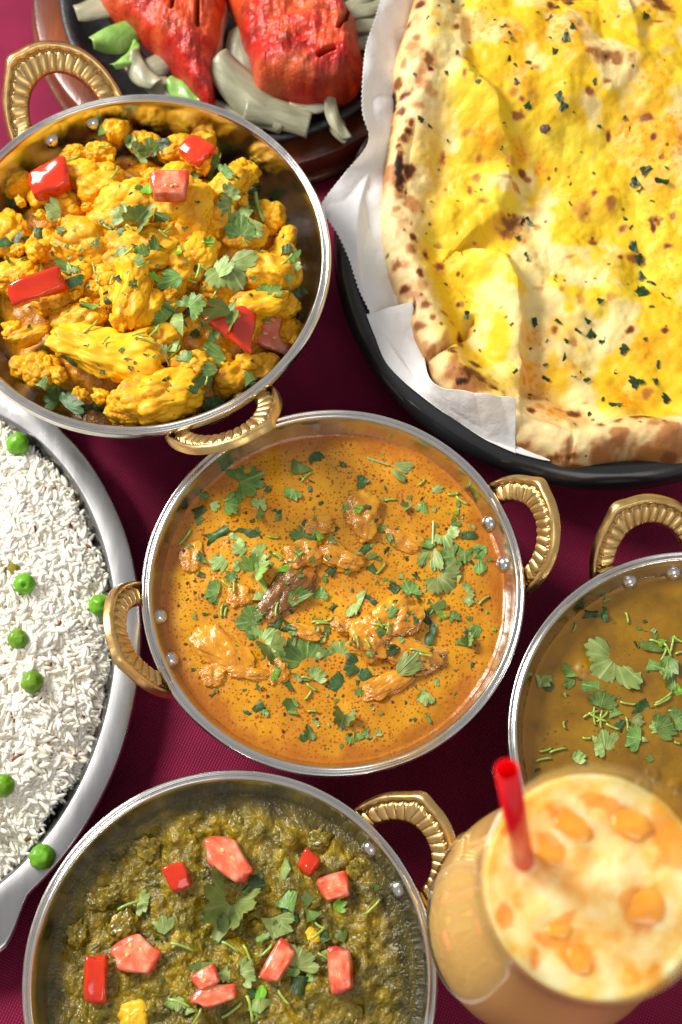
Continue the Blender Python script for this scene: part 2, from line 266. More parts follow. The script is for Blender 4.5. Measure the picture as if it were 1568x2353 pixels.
# ------------------------------------------------------------------ karahi bowls
BP = [(0, .0022), (.30, .0030), (.52, .0085), (.72, .0190), (.85, .0310), (.915, .0410), (.938, .0462), (.947, .0480), (.957, .0487), (.968, .0484), (.976, .0480), (.984, .0485), (.993, .0483), (1.0, .0470), (.997, .0457), (.985, .0450), (.970, .0446),
         (.955, .0430), (.930, .0385), (.88, .0300), (.77, .0180), (.60, .0070), (.40, .0008), (.3, 0), (0, 0)]
BQ = spl(np.array(BP), 5); BQ[:, 0] = np.maximum(BQ[:, 0], 1e-4); BI = BQ[:46]
def bowl_mesh(Rr, H):
    return lathe(BQ * (Rr, H / .0487), 220, flip=True)
def inner_r(Rr, H, z):                 # inner wall radius at height z
    return float(np.interp(z / H * .0487, BI[:, 1], BI[:, 0]) * Rr)
def handle_mesh():
    NT, MV = 300, 22; th = np.linspace(-.10, 1.10, NT) * np.pi / 1.0 * .0 + np.linspace(R(-8), R(188), NT)
    ai, bi, ao, bo = .0128, .0155, .0218, .0262
    V = []; G = []
    vs = np.linspace(0, 1, MV)
    pk = np.exp(-((th - R(118)) / .17) ** 2)
    for k, a in enumerate(th):
        ca, sa = math.cos(a), math.sin(a); r = 1.0
        pi_ = np.array([ai * ca, bi * sa]); po = np.array([ao * ca * 1.0, bo * sa]) * (1 + .065 * pk[k] - .03 * math.exp(-((a - R(70)) / .4) ** 2))
        n_ = 17; ph = n_ * a / math.pi
        c = pi_[None] * (1 - vs[:, None]) + po[None] * vs[:, None]
        lob = np.abs(np.sin(math.pi * (ph + .9 * (vs - .3) * (1 if a < R(118) else -1))))
        vb = .60 + .07 * abs(math.sin(math.pi * ph))
        h = np.where(vs < vb, .0004 + .0008 * lob ** .55 * np.clip(vs / .15, 0, 1) * 1.0 + .0003 * np.sin(np.pi * vs / vb), 0)
        gro = np.exp(-((vs - vb - .04) / .035) ** 2); bord = sm(vb + .05, vb + .12, vs)
        h = h * (1 - gro) + bord * (.0015 * np.sqrt(np.clip(1 - ((vs - .86) / .16) ** 2, 0, 1)) + .0002) - .0001 * gro
        h[0] = -.0010; h[1] = min(h[1], .0001); h[-1] = -.0010; h[-2] = min(h[-2], .0006)
        gm = np.clip(gro + (vs < vb) * np.clip(1 - lob * 3.2, 0, 1) * .9, 0, 1)
        top = np.c_[c, h]; bot = np.c_[c[::-1][[0, 5, 11, 16, 21]], [-.0014, -.0026, -.0029, -.0026, -.0014]]
        V.append(np.vstack([top, bot])); G.append(np.r_[gm, np.zeros(5)])
    V = np.array(V); m_ = V.shape[1]
    i, j = np.meshgrid(np.arange(NT - 1), np.arange(m_), indexing='ij'); j2 = (j + 1) % m_
    F = np.stack([i * m_ + j, i * m_ + j2, (i + 1) * m_ + j2, (i + 1) * m_ + j], -1).reshape(-1, 4)
    V = V.reshape(-1, 3); caps = [list(range(m_)), list(range((NT - 1) * m_, NT * m_))[::-1]]
    T = qt(F, [])
    T = [tuple(t) for t in T] + [tuple(c) for c in caps]
    return mesh('handle', V, T, m_brass, attrs={'grime': np.array(G).ravel() * .8})
HM = handle_mesh()
HM.transform(Matrix.Diagonal((1.04, 1.12, 1.05, 1)))
q = spl([(.00001, .0022), (.0014, .0020), (.0026, .0012), (.0031, .0002), (.0031, -.001)], 4); V, F = lathe(q, 24, flip=True); RM = mesh('rivet', V, F, m_steel)
def karahi(loc, Rr, H, angs, label, fz, sauce):
    t = empty('karahi_bowl', loc, label=label, cat='bowl')
    V, F = bowl_mesh(Rr, H); ob('bowl_body', mesh('bowl_body', V, F, m_steel), parent=t)
    for ha in angs:
        a, el, hs_ = ha if isinstance(ha, tuple) else (ha, R(42), 1)
        h = ob('handle', HM, parent=t); u = Vector((math.cos(a), math.sin(a), 0))
        y = Vector((u.x * math.cos(el), u.y * math.cos(el), math.sin(el))); x = Vector((u.y, -u.x, 0)); zz = x.cross(y)
        mt = Matrix((x, y, zz)).transposed().to_4x4(); mt.translation = u * (Rr * .958) + Vector((0, 0, H - .0065)); h.matrix_local = mt @ Matrix.Diagonal((1 + (hs_ - 1) * .5, hs_, 1, 1))
        for s in (-1, 1):
            b_ = a + s * .105 * 1.25; zr = H - .0085; rr = inner_r(Rr, H, zr); r_ = ob('rivet', RM, parent=t)
            o_ = Vector((-math.cos(b_), -math.sin(b_), .55)).normalized(); r_.rotation_mode = 'QUATERNION'; r_.rotation_quaternion = o_.to_track_quat('Z', 'Y'); r_.location = (rr * math.cos(b_), rr * math.sin(b_), zr)
    if sauce:                          # smear on the inner wall
        zz = np.linspace(fz - .001, min(fz + .0075, H - .003), 8); pr = [(inner_r(Rr, H, z_) - .00012, z_) for z_ in zz]
        V, F = lathe(pr, 160, flip=False); ob('sauce_smear', mesh('sauce_smear', V, F, sauce, attrs={'fade': np.repeat(np.linspace(.42, -.05, 8), 160)}), parent=t)
    return t
BC = dict(c=(Vector((-.0028, .1661, 0)), .0703, .048), t=(Vector((-.0778, .2918, 0)), .0741, .066), g=(Vector((-.0372, .0289, 0)), .0698, .048), d=(Vector((.1285, .1095, 0)), .0700, .048))
karahi(BC['c'][0], .0703, .048, ((R(17), R(57), 1), (R(196), R(60), 1)), 'round steel karahi with brass handles holding orange chicken curry, centre of the table', .0385, film('orange_smear', S('#b88a10'), .10))
karahi(BC['t'][0], .0741, .066, ((R(116), R(36), 1.16), (R(298), R(42), 1)), 'tall steel karahi with brass handles heaped with yellow cauliflower and potato', .046, film('turmeric_smear', S('#b07a0c'), -.05))
karahi(BC['g'][0], .0698, .048, (R(35), R(215)), 'round steel karahi with brass handles holding dark green spinach curry', .038, film('green_smear', S('#4a4604'), .02))
karahi(BC['d'][0], .0700, .048, (R(102), R(282)), 'round steel karahi with brass handles holding brown dal, behind the tall glass', .0385, film('dal_smear', S('#a07a10'), .2))

# ------------------------------------------------------------------ curry surfaces
def curry(name, key, fz, mat, zfun, nr=130, nt=300, label='', cat='curry'):
    c, Rr, H = BC[key]; r = inner_r(Rr, H, fz) + .0006
    def zf(x, y, s, th): return zfun(x, y, s, th)
    V, Fa, Fl, ss, tt = polar(lambda th: r + 0 * th, zf, nr, nt)
    V[:, 2] += 0
    m_ = mesh(name, V, qt(Fa, Fl), mat, attrs={'oil': np.clip(sm(.86, .97, ss + .05 * fbm(P3(V[:, 0] * 150, V[:, 1] * 150), 3)) * .75, 0, 1)})
    return ob(name, m_, (c.x, c.y, fz), label=label, cat=cat)
food = {k: [] for k in 'ctgdnrs'}
food['c'].append(curry('orange_curry', 'c', .0385, m_curry, lambda x, y, s, t: .00035 * fbm(P3(x * 90, y * 90), 4) + .0007 * sm(.975, 1, s) + .0005 * fbm(P3(x * 30, y * 30), 2), label='creamy orange curry with red oil specks filling the central bowl'))
food['d'].append(curry('dal_curry', 'd', .0385, m_dal, lambda x, y, s, t: .0003 * fbm(P3(x * 110, y * 110, 5), 4) + .0008 * sm(.3, .1, worley(P3(x * 75, y * 75), 4)) + .0007 * sm(.975, 1, s), label='smooth brown dal filling the right-hand bowl behind the glass'))
def zp(x, y, s, t):
    p = P3(x, y); a = fbm(p * 55, 3, 3) * .0026 + (.4 - worley(p * 120, 2) ** 2) * .0018 + fbm(p * 280, 3, 9) * .0009
    return a * (1 - sm(.88, .96, s) * .9) + .0012 * (1 - s * s)
food['g'].append(curry('spinach_curry', 'g', .0378, m_palak, zp, 230, 560, label='thick glossy dark green spinach curry filling the front left bowl'))

# ------------------------------------------------------------------ lumps
def ico(level):
    bm = bmesh.new(); bmesh.ops.create_icosphere(bm, subdivisions=level, radius=1); V = np.array([v.co[:] for v in bm.verts]); F = np.array([[v.index for v in f.verts] for f in bm.faces]); bm.free(); return V, F
ICO = {l: ico(l) for l in (3, 4, 5, 6)}
def floret_mesh(seed, mat=None, amp=1.0):
    V, F = ICO[6]; off = seed * 7.3
    r = .80 + fbm(V * 1.6 + off, 2, seed) * .10 + amp * ((.45 - worley(V * 1.9 + off, seed) ** 2) * .30 + (.4 - worley(V * 4.2 + off, seed + 5) ** 2) * .085 + (.4 - worley(V * 10 + off, seed + 9) ** 2) * .022)
    return mesh('floret', V * r[:, None], F, mat or m_cauli)
def chunk_mesh(seed, mat, sq=5.0, amp=.10, lvl=5, name='chunk'):
    V, F = ICO[lvl]; q = (np.abs(V) ** sq).sum(1) ** (-1 / sq); rnd = np.random.RandomState(seed); P_ = V * q[:, None]
    for _ in range(3):                 # slice a few corners off
        n_ = rnd.normal(size=3); n_ /= np.linalg.norm(n_); d = P_ @ n_; lim = rnd.uniform(.75, 1.05); P_ = P_ - np.outer(np.maximum(d - lim, 0) * .9, n_)
    P_ = P_ + V * (fbm(V * 2.2 + seed, 3, seed)[:, None] * amp + (fbm(V * 9 + seed, 2, seed + 2) * amp * .25)[:, None]); P_[:, 0] *= 1 + .18 * P_[:, 1]
    return mesh(name, P_, F, mat)
FL = [floret_mesh(s, amp=a) for s, a in ((1, 1), (2, 1.1), (3, .9), (4, 1.15), (5, 1))]
CHK = [chunk_mesh(s, m_cauli, 4, .14) for s in (11, 12, 13)]
BIT = [chunk_mesh(s, m_cauli, 2.6, .3, 4) for s in (21, 22, 23)]
KG = {'c': ('orange curry', BC['c'][0]), 't': ('cauliflower heap', BC['t'][0]), 'g': ('spinach curry', BC['g'][0]), 'd': ('brown dal', BC['d'][0]), 'n': ('yellow naan', Vector((.10, .33, 0))), 'r': ('white rice', Vector((-.12, .151, 0)))}
HRS = 'twelve one two three four five six seven eight nine ten eleven'.split()
used = {}
def clock(key, p, rad):
    nm, c = KG[key]; d = (p - c); a = (math.degrees(math.atan2(d.x, d.y)) % 360) / 15; k = int(round(a)) % 24
    hr = HRS[(k // 2) % 12]; tm = ('half past ' if k % 2 else '') + hr + ('' if k % 2 else " o'clock"); r = d.xy.length / rad
    ring = 'by the rim' if r > .83 else 'well out' if r > .62 else 'halfway out' if r > .4 else 'near centre' if r > .15 else 'at centre'
    return nm, tm, ring, r
SZ = [(0.012, 'large'), (.0085, 'medium'), (.0055, 'small'), (0, 'tiny')]
def lab(what, key, p, rad, size=None, lo=''):
    nm, tm, ring, r = clock(key, p, rad); s = next(n_ for v, n_ in SZ if (size or 0) >= v) + ' ' if size else ''
    base = f"{s}{what}{lo} on {nm} {ring} at {tm}"; k = used.get(base, 0); used[base] = k + 1
    if k: base = ['second ', 'third ', 'fourth ', 'fifth ', 'sixth ', 'seventh ', 'eighth ', 'ninth ', 'tenth ', 'eleventh ', 'twelfth '][min(k - 1, 10)] + base
    return base
def put(name, m_, px, py, z, sx, sy, sz, rot, key, what, cat, grp, loc=None, tilt=(0, 0)):
    p = loc or W(px, py, z); o = ob(name, m_, p); o.rotation_euler = (tilt[0], tilt[1], R(rot)); o.scale = (sx, sy, sz)
    tag(o, lab(what, key, p, BC[key][1]), cat, grp); food[key].append(o); return o
MM = .000163
# heap of masala in the tall bowl
c, Rr, H = BC['t']
def zh(x, y, s, t):
    p = P3(x, y); return .013 * (1 - s ** 2.2) + fbm(p * 60, 3, 4) * .003 + (.55 - worley(p * 120, 6)) * .0035 * (1 - sm(.9, 1, s)) - .010 * s ** 6
V, Fa, Fl, ss, tt = polar(lambda th: inner_r(Rr, H, .044) + 0 * th - .001 + .0015 * np.sin(5 * th), zh, 120, 300)
food['t'].append(ob('masala_base', mesh('masala_base', V, qt(Fa, Fl), m_masala), (c.x, c.y, .0475), label='golden brown masala of crumbled vegetables under the cauliflower heap', cat='curry'))
# (px,py,z, rx,ry,rz in px, rot, kind)
heap = [(290, 480, .063, 92, 66, 60, 20, 0), (420, 480, .066, 82, 78, 66, 60, 1), (200, 560, .060, 78, 62, 56, -20, 2), (330, 570, .064, 92, 66, 56, 10, 3), (440, 590, .062, 74, 58, 50, 45, 4),
        (520, 440, .060, 56, 50, 44, 0, 5), (560, 545, .058, 56, 46, 44, 30, 0), (610, 640, .058, 62, 52, 44, -35, 6), (655, 620, .055, 34, 66, 36, 20, 5), (600, 705, .057, 66, 34, 36, 5, 7), (510, 650, .058, 52, 50, 40, 0, 2),
        (250, 660, .060, 60, 48, 48, 0, 1), (180, 740, .060, 66, 46, 44, 12, 3), (300, 690, .066, 42, 74, 40, -8, 5), (340, 720, .064, 32, 56, 34, -15, 6), (75, 770, .058, 52, 20, 24, 22, 7),
        (120, 690, .055, 46, 36, 36, 0, 0), (40, 640, .054, 60, 44, 42, 10, 4), (20, 540, .052, 50, 60, 40, 0, 2), (100, 450, .052, 40, 50, 36, 10, 5), (40, 430, .050, 36, 34, 30, 0, 6), (110, 570, .055, 50, 40, 38, 0, 1),
        (180, 400, .058, 52, 34, 34, -20, 5), (230, 350, .056, 34, 26, 28, 10, 3), (270, 305, .055, 30, 30, 32, 0, 7), (170, 355, .055, 32, 24, 26, 0, 0), (250, 405, .058, 38, 34, 30, 0, 2), (220, 300, .050, 40, 24, 26, 0, 1),
        (370, 905, .062, 98, 66, 58, 10, 1), (300, 935, .056, 52, 46, 44, 0, 2), (355, 945, .058, 72, 36, 44, 0, 4), (440, 850, .060, 50, 44, 44, 20, 3), (300, 840, .060, 56, 40, 36, 0, 0),
        (540, 870, .052, 52, 38, 34, 40, 7), (600, 850, .050, 40, 36, 30, 0, 5), (490, 830, .054, 44, 40, 34, 0, 2), (100, 850, .054, 44, 40, 34, 0, 3), (60, 850, .05, 36, 30, 30, 0, 6), (420, 740, .056, 46, 40, 34, 0, 4), (390, 660, .058, 46, 44, 36, 0, 6), (560, 760, .052, 50, 36, 30, 0, 5), (655, 700, .053, 36, 34, 30, 0, 0), (460, 370, .054, 44, 34, 30, 0, 7), (500, 500, .060, 44, 50, 40, 0, 1), (390, 420, .062, 50, 40, 40, 0, 5),
        (335, 330, .052, 40, 30, 30, 0, 3), (400, 345, .052, 46, 32, 30, 20, 5), (470, 330, .050, 34, 26, 26, 0, 6), (560, 400, .052, 40, 34, 30, 0, 4), (620, 500, .052, 40, 40, 34, 0, 1), (655, 560, .052, 30, 40, 30, 0, 5), (670, 760, .048, 28, 34, 26, 0, 2), (230, 440, .060, 56, 40, 36, 0, 6), (170, 650, .060, 50, 44, 40, 0, 5), (370, 790, .060, 50, 40, 34, 10, 6), (150, 480, .055, 44, 40, 36, 0, 0)]
for (px, py, z_, a, b_, c_, rot, k) in heap:
    fl = k < 5; me = FL[k] if fl else CHK[(k - 5) % 3]
    put('cauliflower_floret' if fl else 'potato_chunk', me, px, py, z_, a * MM * (1.2 if fl else .95), b_ * MM * (1.2 if fl else .95), c_ * MM * 1.12, rot, 't', 'knobbly yellow cauliflower' if fl else 'smooth golden potato', 'cauliflower' if fl else 'potato', 'cauliflower florets in the heap' if fl else 'potato chunks in the heap', tilt=(random.uniform(-.3, .3), random.uniform(-.3, .3)))
# long floret stalk lying at the front of the heap
V, F = ICO[5]; q = (np.abs(V) ** 2.6).sum(1) ** (-1 / 2.6); Pp = V * q[:, None]; f_ = .52 + .30 * (Pp[:, 0] + 1) / 2 + .45 * sm(.2, 1, Pp[:, 0]) + .12 * sm(-.6, -1, Pp[:, 0]); Pp[:, 1] *= f_; Pp[:, 2] *= f_; Pp[:, 1] += .22 * Pp[:, 0] ** 2; Pp += V * (fbm(V * 2.5, 4, 3) * .15 + (.4 - worley(V * 5, 4) ** 2) * .16 * sm(.0, .8, V[:, 0]) + (.4 - worley(V * 9, 6) ** 2) * .05)[:, None]
me = mesh('stalk', Pp, F, m_cauli, attrs={'stalk': np.full(len(V), .25) * (V[:, 0] < .4)})
o = ob('cauliflower_stalk', me, W(240, 812, .063)); o.scale = (.0205, .0125, .0095); o.rotation_euler = (0, R(4), R(-10)); tag(o, 'long pale cauliflower stalk lying across the front of the heap', 'cauliflower'); food['t'].append(o)
o = ob('cauliflower_stalk', me, W(300, 660, .070)); o.scale = (.011, .0072, .007); o.rotation_euler = (0, R(-10), R(80)); tag(o, 'short upright pale cauliflower stalk at the middle of the heap', 'cauliflower'); food['t'].append(o)
rg = random.Random(3)
for k in range(70):                    # crumbs of vegetable
    a = rg.uniform(0, 6.283); r = rg.uniform(.2, .93) * .064; p = Vector((c_ := c.x + 0, 0, 0)) if False else Vector((BC['t'][0].x + r * math.cos(a), BC['t'][0].y + r * math.sin(a), .051 + .014 * (1 - (r / .066) ** 2) + rg.uniform(0, .004)))
    s = rg.uniform(.0012, .0034); put('vegetable_crumb', BIT[k % 3], 0, 0, 0, s, s * rg.uniform(.7, 1.4), s, rg.uniform(0, 360), 't', 'golden vegetable crumb', 'vegetable', 'vegetable crumbs in the cauliflower heap', loc=p)

# chicken in the orange curry
A = lambda x, y: ((500 + x * .9566) / 1.5944, (1450 + y * .9566) / 1.5944)      # reading frame for the centre bowl
MC = [chunk_mesh(s, m_meat, 2.8, .20, 5) for s in (31, 32, 33, 34)]; MD = chunk_mesh(35, m_meat2, 2.6, .22, 5)
for (x, y, a, b_, c_, rot, k, what) in [(865, 470, 60, 90, 42, -12, 0, 'upright piece of curried chicken'), (700, 500, 55, 32, 24, 0, 1, 'low piece of curried chicken'), (640, 610, 70, 48, 40, 10, 2, 'rounded piece of curried chicken'), (780, 620, 80, 48, 40, -20, 3, 'rough piece of curried chicken'), (575, 755, 64, 120, 30, -38, 4, 'dark brown skin-on piece of chicken'),
                                        (1030, 560, 70, 36, 24, -30, 1, 'flat piece of curried chicken'), (395, 770, 44, 40, 26, 0, 2, 'small piece of curried chicken'), (340, 985, 60, 110, 26, 50, 0, 'long sunken piece of curried chicken'), (420, 1060, 80, 30, 26, -8, 3, 'sunken piece of curried chicken'), (300, 1070, 44, 40, 24, 0, 1, 'sunken knob of curried chicken'),
                                        (990, 870, 100, 75, 62, 45, 0, 'large arched piece of curried chicken'), (900, 930, 80, 75, 56, 60, 2, 'bulging piece of curried chicken'), (1040, 980, 110, 65, 42, -20, 3, 'torn piece of curried chicken'), (1110, 1030, 60, 30, 22, 20, 1, 'flake of curried chicken'), (960, 1110, 90, 36, 24, 25, 2, 'sunken strip of curried chicken'), (800, 880, 46, 34, 30, 0, 3, 'knob of curried chicken'), (645, 910, 56, 28, 22, -10, 0, 'flat strip of curried chicken'), (540, 1060, 36, 44, 22, 0, 2, 'small knob of curried chicken'), (215, 620, 40, 50, 18, 0, 1, 'shallow bump of curried chicken')]:
    px, py = A(x, y); s = MM * .6 * .5 * 2
    put('chicken_piece', MD if k == 4 else MC[k], px, py, .0385, a * s * 1.12, b_ * s * 1.12, c_ * s * .98, rot, 'c', what, 'chicken', 'chicken pieces in the orange curry')
# chunks in the palak and the dal
Dm = lambda x, y: (x * 1.0842 / 1.5944, (2750 + y * 1.0842) / 1.5944)
PN = chunk_mesh(41, m_paneer, 4, .12, 5)
for (x, y, a, rot) in [(450, 900, 44, 20), (1050, 640, 30, 60)]:
    px, py = Dm(x, y); put('paneer_cube', PN, px, py, .0375, a * 1.09 * .6 * MM * 1.2, a * .6 * MM * 1.2, a * .5 * MM, rot, 'g', 'yellow paneer cube half buried', 'paneer', 'paneer cubes in the spinach curry')
m_palak2 = M('spinach_lump_skin', PALR[1:], 90, rough=.36, spec=.3, coat=.55, coat_rough=.08, bumps=[(200, .0004, 3)], us=.008)
PG = [chunk_mesh(s, m_palak2, 2.4, .34, 5) for s in (51, 52)]
for q_ in [(500, 330, 60), (640, 260, 50), (960, 300, 60), (880, 545, 55), (330, 500, 60), (420, 590, 70), (480, 840, 60), (800, 250, 50), (260, 620, 50), (1240, 640, 60), (1280, 760, 60), (1180, 880, 60), (300, 900, 60), (1200, 400, 50), (560, 700, 50), (380, 480, 45), (700, 480, 50), (900, 900, 50), (1080, 300, 50)]:
    px, py = Dm(q_[0], q_[1]); a = q_[2] * MM * .48
    put('spinach_lump', PG[q_[2] % 2], px, py, .0375, a, a * .8, a * .55, q_[0], 'g', 'soft lump coated in spinach', 'spinach', 'soft lumps in the spinach curry')

# ------------------------------------------------------------------ rice platter
pc = Vector((-.166, .151, 0)); ai_, bi_ = .0805, .1045
def oval(prof, n=260, flange=True):
    V = []; a = np.arange(n) * 2 * np.pi / n
    for (d, z_) in prof:
        ao = ai_ + d; bo = bi_ + d
        ex = np.zeros(n)
        if flange and d > .006:
            v_ = np.abs(np.sin(a)); k = sm(.80, .88, v_); ph = (a % np.pi - np.pi / 2) * 6.2 ; ex = k * (.0045 + .0085 * np.abs(np.cos(ph)) ** .6 * (1 - .2 * v_)) * (d - .004) / .0045
        x = (ao + ex * .4) * np.cos(a); y = (bo + ex) * np.sin(a); V.append(np.c_[x, y, np.full(n, z_)])
    k = len(prof); V = np.vstack(V); i, j = np.meshgrid(np.arange(k - 1), np.arange(n), indexing='ij'); j2 = (j + 1) % n
    return V, np.stack([i * n + j, (i + 1) * n + j, (i + 1) * n + j2, i * n + j2], -1).reshape(-1, 4)
prof = spl([(-.0795, .0035), (-.05, .0035), (-.02, .0040), (-.009, .0065), (-.004, .0105), (-.0010, .0134), (.0010, .0140), (.0045, .0143), (.0080, .0142), (.0088, .0136), (.0086, .0128), (.004, .0126), (-.001, .0118), (-.006, .0080), (-.011, .0030), (-.02, .0012), (-.0795, .0012)], 4)
V, F = oval(prof); t = ob('rice_platter', mesh('rice_platter', V, F, m_platter), pc, label='oval brushed steel platter with scalloped ends holding white rice', cat='platter')
def mound(x, y):                       # height of the rice above the platter (x,y local)
    r = np.sqrt((x / (ai_ - .002)) ** 2 + (y / (bi_ - .001)) ** 2); return .0075 + .0185 * np.clip(1 - r ** 2.4, 0, 1) ** .75
V, Fa, Fl, ss, tt = polar(lambda th: 1 / np.sqrt((np.cos(th) / (ai_ - .007)) ** 2 + (np.sin(th) / (bi_ - .005)) ** 2), lambda x, y, s, th: mound(x, y) - .0006 + fbm(P3(x * 120, y * 120), 3) * .0012, 90, 220)
rb = ob('rice_mound', mesh('rice_mound', V, qt(Fa, Fl), m_ricebed), pc, label='mound of boiled white rice at the left edge, on the steel platter', cat='rice')
ng = 19000; rs = np.random.RandomState(5); u = np.sqrt(rs.rand(ng)); th = rs.rand(ng) * 2 * np.pi
wob = 1 + .035 * np.sin(th * 5 + 1) + .025 * np.sin(th * 11)
gx = u * (ai_ - .0030) * wob * np.cos(th); gy = u * (bi_ - .0028) * wob * np.sin(th)
keep = (gx + pc.x > -.200) | (rs.rand(ng) < .25); gx, gy = gx[keep], gy[keep]; ng = len(gx)
gz = mound(gx, gy) + rs.uniform(-.0014, .0018, ng) + fbm(P3(gx * 130, gy * 130), 2, 8) * .0011
az = rs.rand(ng) * 2 * np.pi; el = rs.normal(0, .17, ng); Ln = rs.uniform(.0050, .0088, ng); rd = rs.uniform(.00078, .00104, ng); bend = rs.normal(0, .16, ng)
NRg, NS = 7, 6; tp = np.linspace(-1, 1, NRg); rad = np.array([.35, .82, 1.0, 1.05, 1.0, .80, .30]); ph = np.arange(NS) * 2 * np.pi / NS
dx = np.stack([np.cos(az) * np.cos(el), np.sin(az) * np.cos(el), np.sin(el)], 1); sd = np.stack([-np.sin(az), np.cos(az), 0 * az], 1); up = np.cross(dx, sd)
cen = np.stack([gx, gy, gz], 1)
Vg = cen[:, None, None, :] + (dx[:, None, None, :] * (tp[None, :, None, None] * Ln[:, None, None, None] * .5)) + sd[:, None, None, :] * ((bend * Ln)[:, None, None, None] * (tp ** 2 - .4)[None, :, None, None]) \
    + (sd[:, None, None, :] * np.cos(ph)[None, None, :, None] + up[:, None, None, :] * np.sin(ph)[None, None, :, None]) * (rd[:, None, None, None] * rad[None, :, None, None])
base = (np.arange(ng) * NRg * NS)[:, None]; i, j = np.meshgrid(np.arange(NRg - 1), np.arange(NS), indexing='ij'); j2 = (j + 1) % NS
q = np.stack([i * NS + j, i * NS + j2, (i + 1) * NS + j2, (i + 1) * NS + j], -1).reshape(-1, 4)
caps = np.array([[0, 1, 2, 3], [0, 3, 4, 5], [NS * 6 + 3, NS * 6 + 2, NS * 6 + 1, NS * 6], [NS * 6 + 5, NS * 6 + 4, NS * 6 + 3, NS * 6]]); q = np.vstack([q, caps[:, ::-1]])
Fg = (base[:, :, None] + q[None]).reshape(-1, 4)
ob('rice_grains', mesh('rice_grains', Vg.reshape(-1, 3), Fg, m_rice), (0, 0, 0), rb, kind='stuff')
# peas and cumin on the rice
V, F = ICO[4]; peas = []
for s_ in range(3):
    n_ = Vector(np.random.RandomState(s_ + 3).normal(size=3)).normalized(); d = V @ np.array(n_[:]); r = 1 + .09 * fbm(V * 1.7 + s_, 3, s_) + .03 * fbm(V * 4.5 + s_, 2, s_ + 7) - .06 * np.exp(-(d / .05) ** 2) * (V[:, 1] > -.3)
    peas.append(mesh('pea', V * r[:, None], F, m_pea))
dip = V * (1 + .06 * fbm(V * 2, 2, 4)[:, None]) * (1 - .45 * np.exp(-((V[:, 0] - .15) ** 2 + (V[:, 1] + .45) ** 2) / .05) * (V[:, 2] > 0))[:, None]; peas.append(mesh('pea', dip, F, m_pea)); 
def rice_z(p): return float(mound(np.array([p.x - pc.x]), np.array([p.y - pc.y]))[0])
def onrice(px, py, h):
    z_ = .02
    for _ in range(6): p = W(px, py, z_ + h); z_ = rice_z(p)
    return Vector((p.x, p.y, z_ + h))
for k, (px, py, r, v, l) in enumerate([(41, 1020, 27, 0, 'green pea at the far tip of the rice mound'), (57, 1342, 25, 3, 'green pea with a dark dimple beside a crushed olive pea'), (230, 1391, 26, 1, 'split-skinned green pea at the platter rim by a brass handle'), (42, 1469, 23, 2, 'palest yellow-green pea in the middle of the rice'), (74, 1567, 25.5, 0, 'smooth green pea below the pale yellow-green pea on the rice'), (8, 1805, 26, 1, 'green pea cut off by the left edge of the photo'), (97, 1969, 28, 2, 'wrinkled green pea at the near end of the rice, by the spinach bowl')]):
    p = onrice(px, py, .0028)
    if p.z < .0165: p = W(px, py, .0165)
    o = ob('green_pea', peas[v], p, label=l, cat='pea', group='green peas on the white rice'); o.scale = (r * MM,) * 3; o.rotation_euler = (0, 0, k if v != 3 else 0)
o = ob('olive_pea', peas[3], onrice(18, 1312, .0006), label='crushed olive brown pea sunk in the rice at the left', cat='pea'); o.scale = (.0048, .0036, .002); o.data = o.data.copy(); o.data.materials[0] = m_pea_old
V, F = ICO[3]; cm = mesh('cumin_seed', V * np.array([1, .36, .36]) * (1 + .06 * np.sin(np.arctan2(V[:, 2], V[:, 1]) * 5))[:, None], F, m_cumin)
for k, (px, py) in enumerate([(108, 1128), (134, 1437), (199, 1452), (206, 1495), (122, 1520), (199, 1138), (290 * .627, 1130), (210, 1115), (335 * .435, 1240), (175, 1240), (405 * .5, 1255), (145, 1610), (190 * .86, 1620), (95, 1610), (189, 1640), (165, 1740), (275, 1162), (178, 1150), (160, 1205), (40, 1740), (30, 1650), (150, 1870), (60, 1930), (120, 1700), (240, 1300), (80, 1215)]):
    if px > 262: continue
    p = onrice(px, py, .0014); o = ob('cumin_seed', cm, p, label=lab('brown cumin seed', 'r', p, .09), cat='cumin seed', group='cumin seeds scattered on the rice'); o.scale = (.0022,) * 3; o.rotation_euler = (0, rg.uniform(-.3, .3), rg.uniform(0, 3.1))

# ------------------------------------------------------------------ naan in its basket
bc = Vector((.103, .316, 0))
pr = spl([(.0001, .004), (.06, .004), (.080, .008), (.090, .020), (.0950, .0300), (.0965, .0345), (.0985, .0362), (.1020, .0358), (.1050, .0335), (.1062, .0300), (.1055, .0275), (.103, .0268), (.0995, .0275), (.097, .022), (.092, .010), (.084, .002), (.06, .0), (.0001, 0)], 5)
V, F = lathe(pr, 220, flip=True); ob('naan_basket', mesh('naan_basket', V, F, m_plastic), bc, label='round glossy black plastic basket under the naan and white paper', cat='basket')
def starR(poly, cen, smooth_=3, nt=720):
    """radius by angle of a closed outline about cen"""
    P_ = np.array([(p[0] - cen[0], p[1] - cen[1]) for p in poly]); P_ = spl(np.vstack([P_, P_[:1]]), 12) if smooth_ else np.vstack([P_, P_[:1]])
    th = np.unwrap(np.arctan2(P_[:, 1], P_[:, 0])); r = np.hypot(P_[:, 0], P_[:, 1])
    if th[-1] < th[0]: th, r = th[::-1], r[::-1]
    th2 = np.r_[th - 2 * np.pi, th, th + 2 * np.pi]; r2 = np.r_[r, r, r]; o_ = np.argsort(th2); th2, r2 = th2[o_], r2[o_]
    return lambda a: np.interp(((a - th[0]) % (2 * np.pi)) + th[0], th2, r2)
